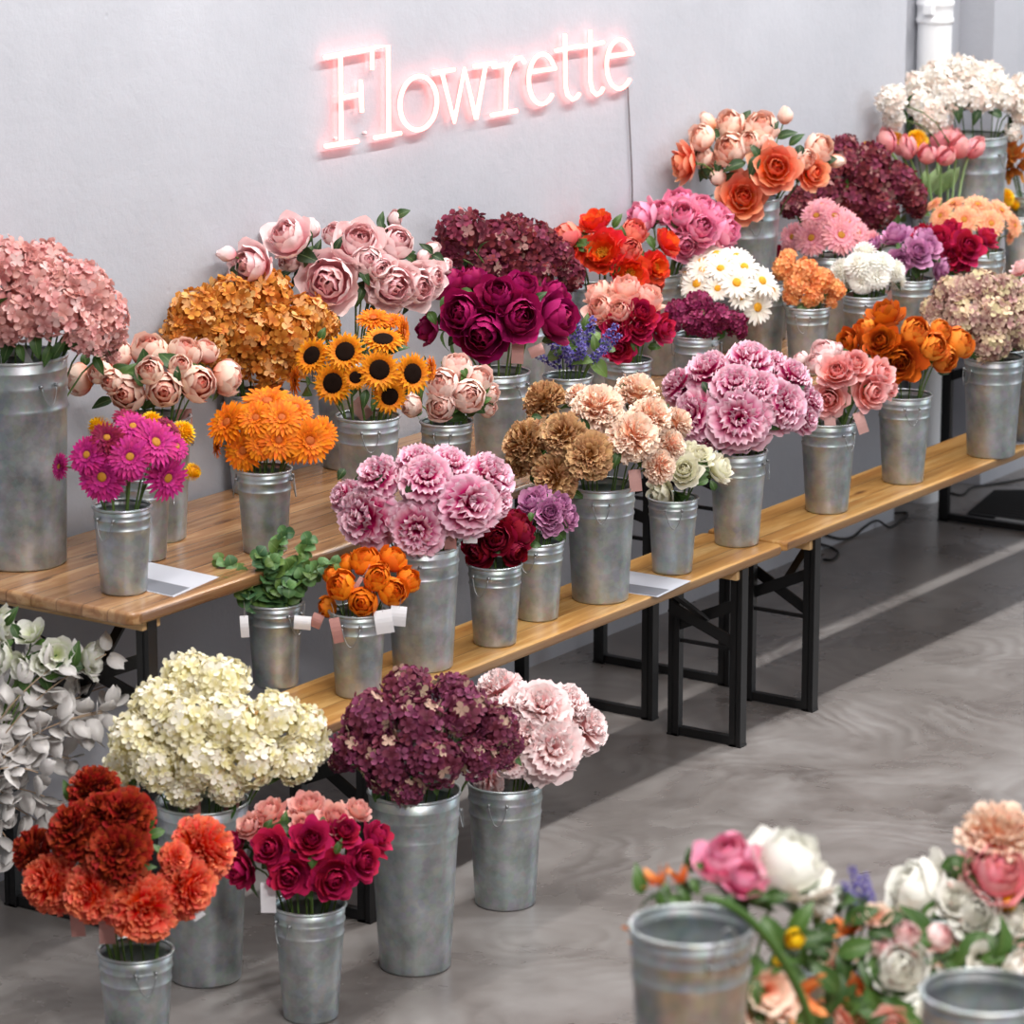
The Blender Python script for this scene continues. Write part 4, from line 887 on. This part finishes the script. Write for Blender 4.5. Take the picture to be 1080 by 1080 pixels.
for u, v, w, h, rot, bu, bz_, c, mt_, lab in (
 (27,377,9,26,.5,24,605,5,'whitetag','slanted white tag under the dusty pink hydrangeas'),
 (195,450,17,38,.05,165,566,3,'dustytag','long dusty pink tag under the peach garden roses'),
 (381,432,16,24,.75,389,545,2,'pinktag','slanted pink tag under the sunflowers'),
 (546,373,13,22,-.05,527,500,2,'pinktag','pink tag hanging under the magenta peonies, left one'),
 (566,370,16,12,.4,527,500,2,'pinktag','pink tag tilted under the magenta peonies, right one'),
 (258,661,9,24,.05,291,728,1,'whitetag','white tag left of the eucalyptus bucket'),
 (319,657,18,15,-.08,291,728,1,'whitetag','white tag right of the eucalyptus bucket'),
 (334,655,12,16,-.4,291,728,1,'dustytag','dusty pink tag beside the eucalyptus bucket'),
 (405,656,19,26,.15,378,738,1,'whitetag','white tag at front of the orange ball flowers'),
 (420,650,17,22,-.1,378,738,1,'whitetag','white tag right of the orange ball flowers'),
 (355,665,11,28,.2,378,738,1,'dustytag','dusty pink tag below the orange ball flowers'),
 (376,618,5,22,-.55,378,738,1,'dustytag','narrow pink tag between the orange ball flowers'),
 (475,566,13,28,.0,446,711,3,'dustytag','pink tag below the left striped peonies'),
 (496,564,15,19,-.02,446,711,3,'whitetag','white tag below the left striped peonies'),
 (670,507,13,24,.1,633,639,3,'pinktag','pink tag below the peach carnations'),
 (876,453,12,25,.1,872,544,2,'pinktag','pink tag on bucket of salmon roses, left one'),
 (908,446,11,24,.35,872,544,2,'pinktag','pink tag tilted out right of salmon roses'),
 (898,320,11,24,.25,910,378,1,'pinktag','pink tag on bucket of white pompoms, left one'),
 (937,314,7,16,.0,910,378,1,'pinktag','pink tag on bucket of white pompoms, right one'),
 (82,975,15,28,.05,146,1132,2,'dustytag','pink tag below the coral carnations, leftmost'),
 (113,980,17,34,.0,146,1132,2,'dustytag','pink tag at left rim of coral carnation bucket'),
 (155,988,6,14,-.1,146,1132,2,'dustytag','small pink tag on front of coral carnation bucket'),
 (208,964,14,12,.6,146,1132,2,'whitetag','white tag right of the coral carnations'),
 (206,857,12,26,.0,217,1040,4,'dustytag','dusty pink tag under cream hydrangeas, left one'),
 (244,854,16,20,-.1,217,1040,4,'dustytag','dusty pink tag under cream hydrangeas, right one'),
 (283,947,16,34,.0,328,1079,2,'whitetag','white tag left of the front crimson roses')):
    z = {5: TZ}.get(c, TZ)
    P = floor_pt(bu, bz_, c, BZ if bz_ in (728,738,711,639,544) else 0 if bz_ > 1000 else TZ)
    paper_tag(u, v, w, h, rot, dep(P)-BK[c][0]-.035, M[mt_], lab, GTG)
# ---- printed sheets
def sheet(px, z, label, grp):
    Q = [Vector(at_z(u, v, z)) for u, v in px]; O = Q[0]
    t = empty('price_sheet', O, label, 'paper', grp)
    def slab(a, b, c, d, z0, z1): m = MB(); v = [p-O for p in (a, b, c, d)]; m.add([p+Vector((0, 0, z0)) for p in v]+[p+Vector((0, 0, z1)) for p in v], [(3,2,1,0),(4,5,6,7),(0,1,5,4),(1,2,6,5),(2,3,7,6),(3,0,4,7)]); return m
    link('sheet', slab(*Q, 0.0003, .001).mesh('sheet', M['paper'], False), t)
    a, b, c, d = Q; a2 = d.lerp(a, .42); b2 = c.lerp(b, .42); ins = .04
    link('printed_band', slab(a2.lerp(b2, ins), b2.lerp(a2, ins), c.lerp(d, ins).lerp(b2, .05), d.lerp(c, ins).lerp(a2, .05), .001, .0013).mesh('printed_band', M['print'], False), t)
sheet([(152,592),(231,609),(183,630),(112,614)], TZ, 'printed white price sheet on the left table corner', 'printed price sheets')
sheet([(655,601),(729,613),(694,630),(622,620)], BZ, 'printed white price sheet on left bench beside tan carnations', 'printed price sheets')
sheet([(1060,459),(1100,452),(1105,466),(1062,470)], BZ, 'printed white price sheet on right bench at frame edge', 'printed price sheets')

# ---- neon sign
def neon():
    y = WALL-.017
    def q(pts, ox, oy, sc): return [(ox+a/sc, oy+b/sc) for a, b in pts]
    A = lambda *p: q(p, 330, 30, 6.0); B_ = lambda *p: q(p, 500, 20, 5.684)
    def ell(cx, cy, a, b, t0, t1, n=24, sh=0.): return [(cx+a*math.cos(math.radians(t0+(t1-t0)*i/n)), cy-b*math.sin(math.radians(t0+(t1-t0)*i/n))-sh*a*math.cos(math.radians(t0+(t1-t0)*i/n))) for i in range(n+1)]
    letters = [
     [A((175,165),(180,735)), A((75,182),(375,128)), A((375,128),(375,262)), A((185,440),(308,415)), A((303,325),(310,530)), A((80,745),(285,713))],
     [A((395,118),(476,110),(480,675)), A((390,692),(555,662))],
     [A(*ell(668,472,117,170,0,360,32,.1))],
     [A((760,282),(895,260)), A((815,272),(895,590),(960,255),(1033,572)), [(502.2,125.3),(512.3,68)], B_((0,283),(128,264))],
     [B_((115,287),(197,270)), B_((197,270),(188,570)), B_((200,340),(225,265),(255,235),(285,232),(303,262)), B_((105,577),(255,550))],
     [B_(*([(330,318),(490,296)]+ell(408,360,80,150,22,320,26,.08)[1:]))],
     [B_((545,88),(548,400),(560,455),(590,483),(615,470),(632,448)), B_((490,190),(640,160))],
     [B_((697,65),(697,370),(710,430),(735,455),(760,440),(775,412)), B_((640,166),(775,140))],
     [B_(*([(797,225),(952,205)]+ell(873,270,78,148,22,320,26,.08)[1:]))]]
    O = Vector(at_y(345, 160, WALL)); t = empty('neon_sign', O, 'pink glowing neon word sign on the white wall', 'sign')
    for L in letters:
        m = MB()
        for st in L:
            pts = [Vector(at_y(u, v, y))-O for u, v in st]
            m.tube(pts, .0062, 8)
            for p in (pts[0], pts[-1]):
                m.lathe([(.0, 0)], 3) if False else None
        link('letter', m.mesh('letter', M['tube']), t)
    # clear acrylic panel behind the lower-case letters and its stand-offs
    Q = [Vector(at_y(u, v, WALL-.007))-O for u, v in ((342,152),(668,95),(668,47),(342,103))]
    m = MB(); m.add([p for p in Q]+[p+Vector((0, .004, 0)) for p in Q], [(0,1,2,3),(7,6,5,4),(0,4,5,1),(1,5,6,2),(2,6,7,3),(3,7,4,0)])
    link('backing_panel', m.mesh('backing_panel', M['acrylic'], False), t)
    for u, v in ((352,146),(660,90),(660,55),(383,140)):
        p = Vector(at_y(u, v, WALL))-O; m = MB(); m.tube([p, p-Vector((0, .009, 0))], .004, 8); link('standoff', m.mesh('standoff', M['pipe']), t)
    pts = [Vector(at_y(u, v, WALL-.006))-O for u, v in ((662,88),(663,110),(664.5,140),(666,170),(667,200),(667,240),(668,300),(668,330))]
    m = MB(); m.tube(pts, .0022, 6); link('power_cord', m.mesh('power_cord', M['greycord']), t)
neon()
# ---- floor odds and ends
def cable(px, label, r=.004):
    pts = []
    P = [Vector(at_z(u, v, r)) for u, v in px]
    P = [p if p.y < WALL-r-.002 or p.x > 2.262 else Vector(at_y(*pix(p), WALL-r-.002)) for p in P]
    for i in range(len(P)-1):
        a = P[max(i-1, 0)]; b = P[i]; c = P[i+1]; d = P[min(i+2, len(P)-1)]
        for k in range(6):
            x = k/6; pts.append(.5*((2*b)+(c-a)*x+(2*a-5*b+4*c-d)*x*x+(3*b-a-3*c+d)*x**3))
    pts.append(P[-1]); m = MB(); m.tube(pts, r, 6); o = link('cable', m.mesh('cable', M['cable']))
    tag(o, label, 'cable', 'black cables on the floor')
cable([(866,574),(876,577),(884,583),(878,590),(868,590)], 'short black cable loop beside the bench leg at the joint')
cable([(870,564),(886,568),(900,566),(912,556),(925,549),(938,556),(950,549),(957,541),(944,541),(925,540)], 'black cable looping on floor below right bench')
cable([(1003,520),(1015,522),(1026,514),(1045,511),(1064,508),(1085,504)], 'black cable along the wall base at right edge')
Q = [Vector(at_z(u, v, 0)) for u, v in ((1020,545),(1049,520),(1110,520),(1100,556))]; O = Q[0]
t = empty('floor_mat', O, 'black ribbed rubber mat on floor at the right edge', 'mat')
m = MB(); m.add([p-O for p in Q]+[p-O+Vector((0, 0, .012)) for p in Q], [(3,2,1,0),(4,5,6,7),(0,1,5,4),(1,2,6,5),(2,3,7,6),(3,0,4,7)])
for k in range(1, 12):
    a = Q[0].lerp(Q[1], k/12)-O; b = Q[3].lerp(Q[2], k/12)-O; m.bar(a+Vector((0, 0, .013)), b+Vector((0, 0, .013)), .008, .004)
link('mat_sheet', m.mesh('mat_sheet', M['mat'], False), t)
a = Q[0].lerp(Q[3], .35)-O+Vector((0, 0, .006)); b = Q[3]-O+Vector((0, 0, .006)); m = MB(); m.bar(a+Vector((-.01, -.012, 0)), b+Vector((-.01, -.012, 0)), .02, .011); link('edge_strip', m.mesh('edge_strip', M['tape'], False), t)

# ------------------------------------------------------------------ light, world, camera
def area(name, loc, rot, sx, sy, e, c=(1, 1, 1)):
    l = bpy.data.lights.new(name, 'AREA'); l.shape = 'RECTANGLE'; l.size = sx; l.size_y = sy; l.energy = e; l.color = c
    o = bpy.data.objects.new(name, l); COL.objects.link(o); o.location = loc; o.rotation_euler = rot; return o
area('ceiling_strip_lamp', (.5, -1.97, 3.6), (0, 0, 0), 7.0, .10, 235, (1, .975, .955))
def aim(o, tgt): o.rotation_euler = (Vector(tgt)-o.location).to_track_quat('-Z', 'Y').to_euler()
w = area('window_daylight', (4.2, -5.6, 2.6), (0, 0, 0), 2.2, 2.6, 95, (.86, .93, 1)); aim(w, (0, -1, .6))
w = area('room_lamp', (-4.2, -6.2, 4.8), (0, 0, 0), 1.8, 1.8, 165, (1, .96, .95)); aim(w, (-.6, -1, .6))
sl = bpy.data.lights.new('foreground_fill_spot', 'SPOT'); sl.energy = 300; sl.spot_size = math.radians(70); sl.spot_blend = .5; sl.shadow_soft_size = .15; sl.color = (1, .97, .94)  # unseen spot added to brighten the foreground flowers
so = bpy.data.objects.new('foreground_fill_spot', sl); COL.objects.link(so); so.location = (-4.9, -4.8, 3.4); aim(so, (-3.4, -3.75, .8))
wd = bpy.data.worlds.new('world'); scn.world = wd; wd.use_nodes = True
bg = wd.node_tree.nodes['Background']; bg.inputs[0].default_value = (.93, .90, .92, 1); bg.inputs[1].default_value = .26
cd = bpy.data.cameras.new('camera'); cam = bpy.data.objects.new('camera', cd); COL.objects.link(cam); scn.camera = cam
Rm = Matrix(((rt[0], up[0], -fw[0]), (rt[1], up[1], -fw[1]), (rt[2], up[2], -fw[2])))
cam.matrix_world = Matrix.Translation(Vector(CAM)) @ Rm.to_4x4()
cd.sensor_width = 36; cd.sensor_fit = 'HORIZONTAL'; cd.lens = 36*FPX/1080; cd.clip_end = 60
cd.dof.use_dof = True; cd.dof.focus_distance = 8.8; cd.dof.aperture_fstop = 5.2
scn.view_settings.view_transform = 'Standard'; scn.view_settings.look = 'None'; scn.view_settings.gamma = 1; scn.view_settings.use_curve_mapping = False
scn.view_settings.exposure = 0.0
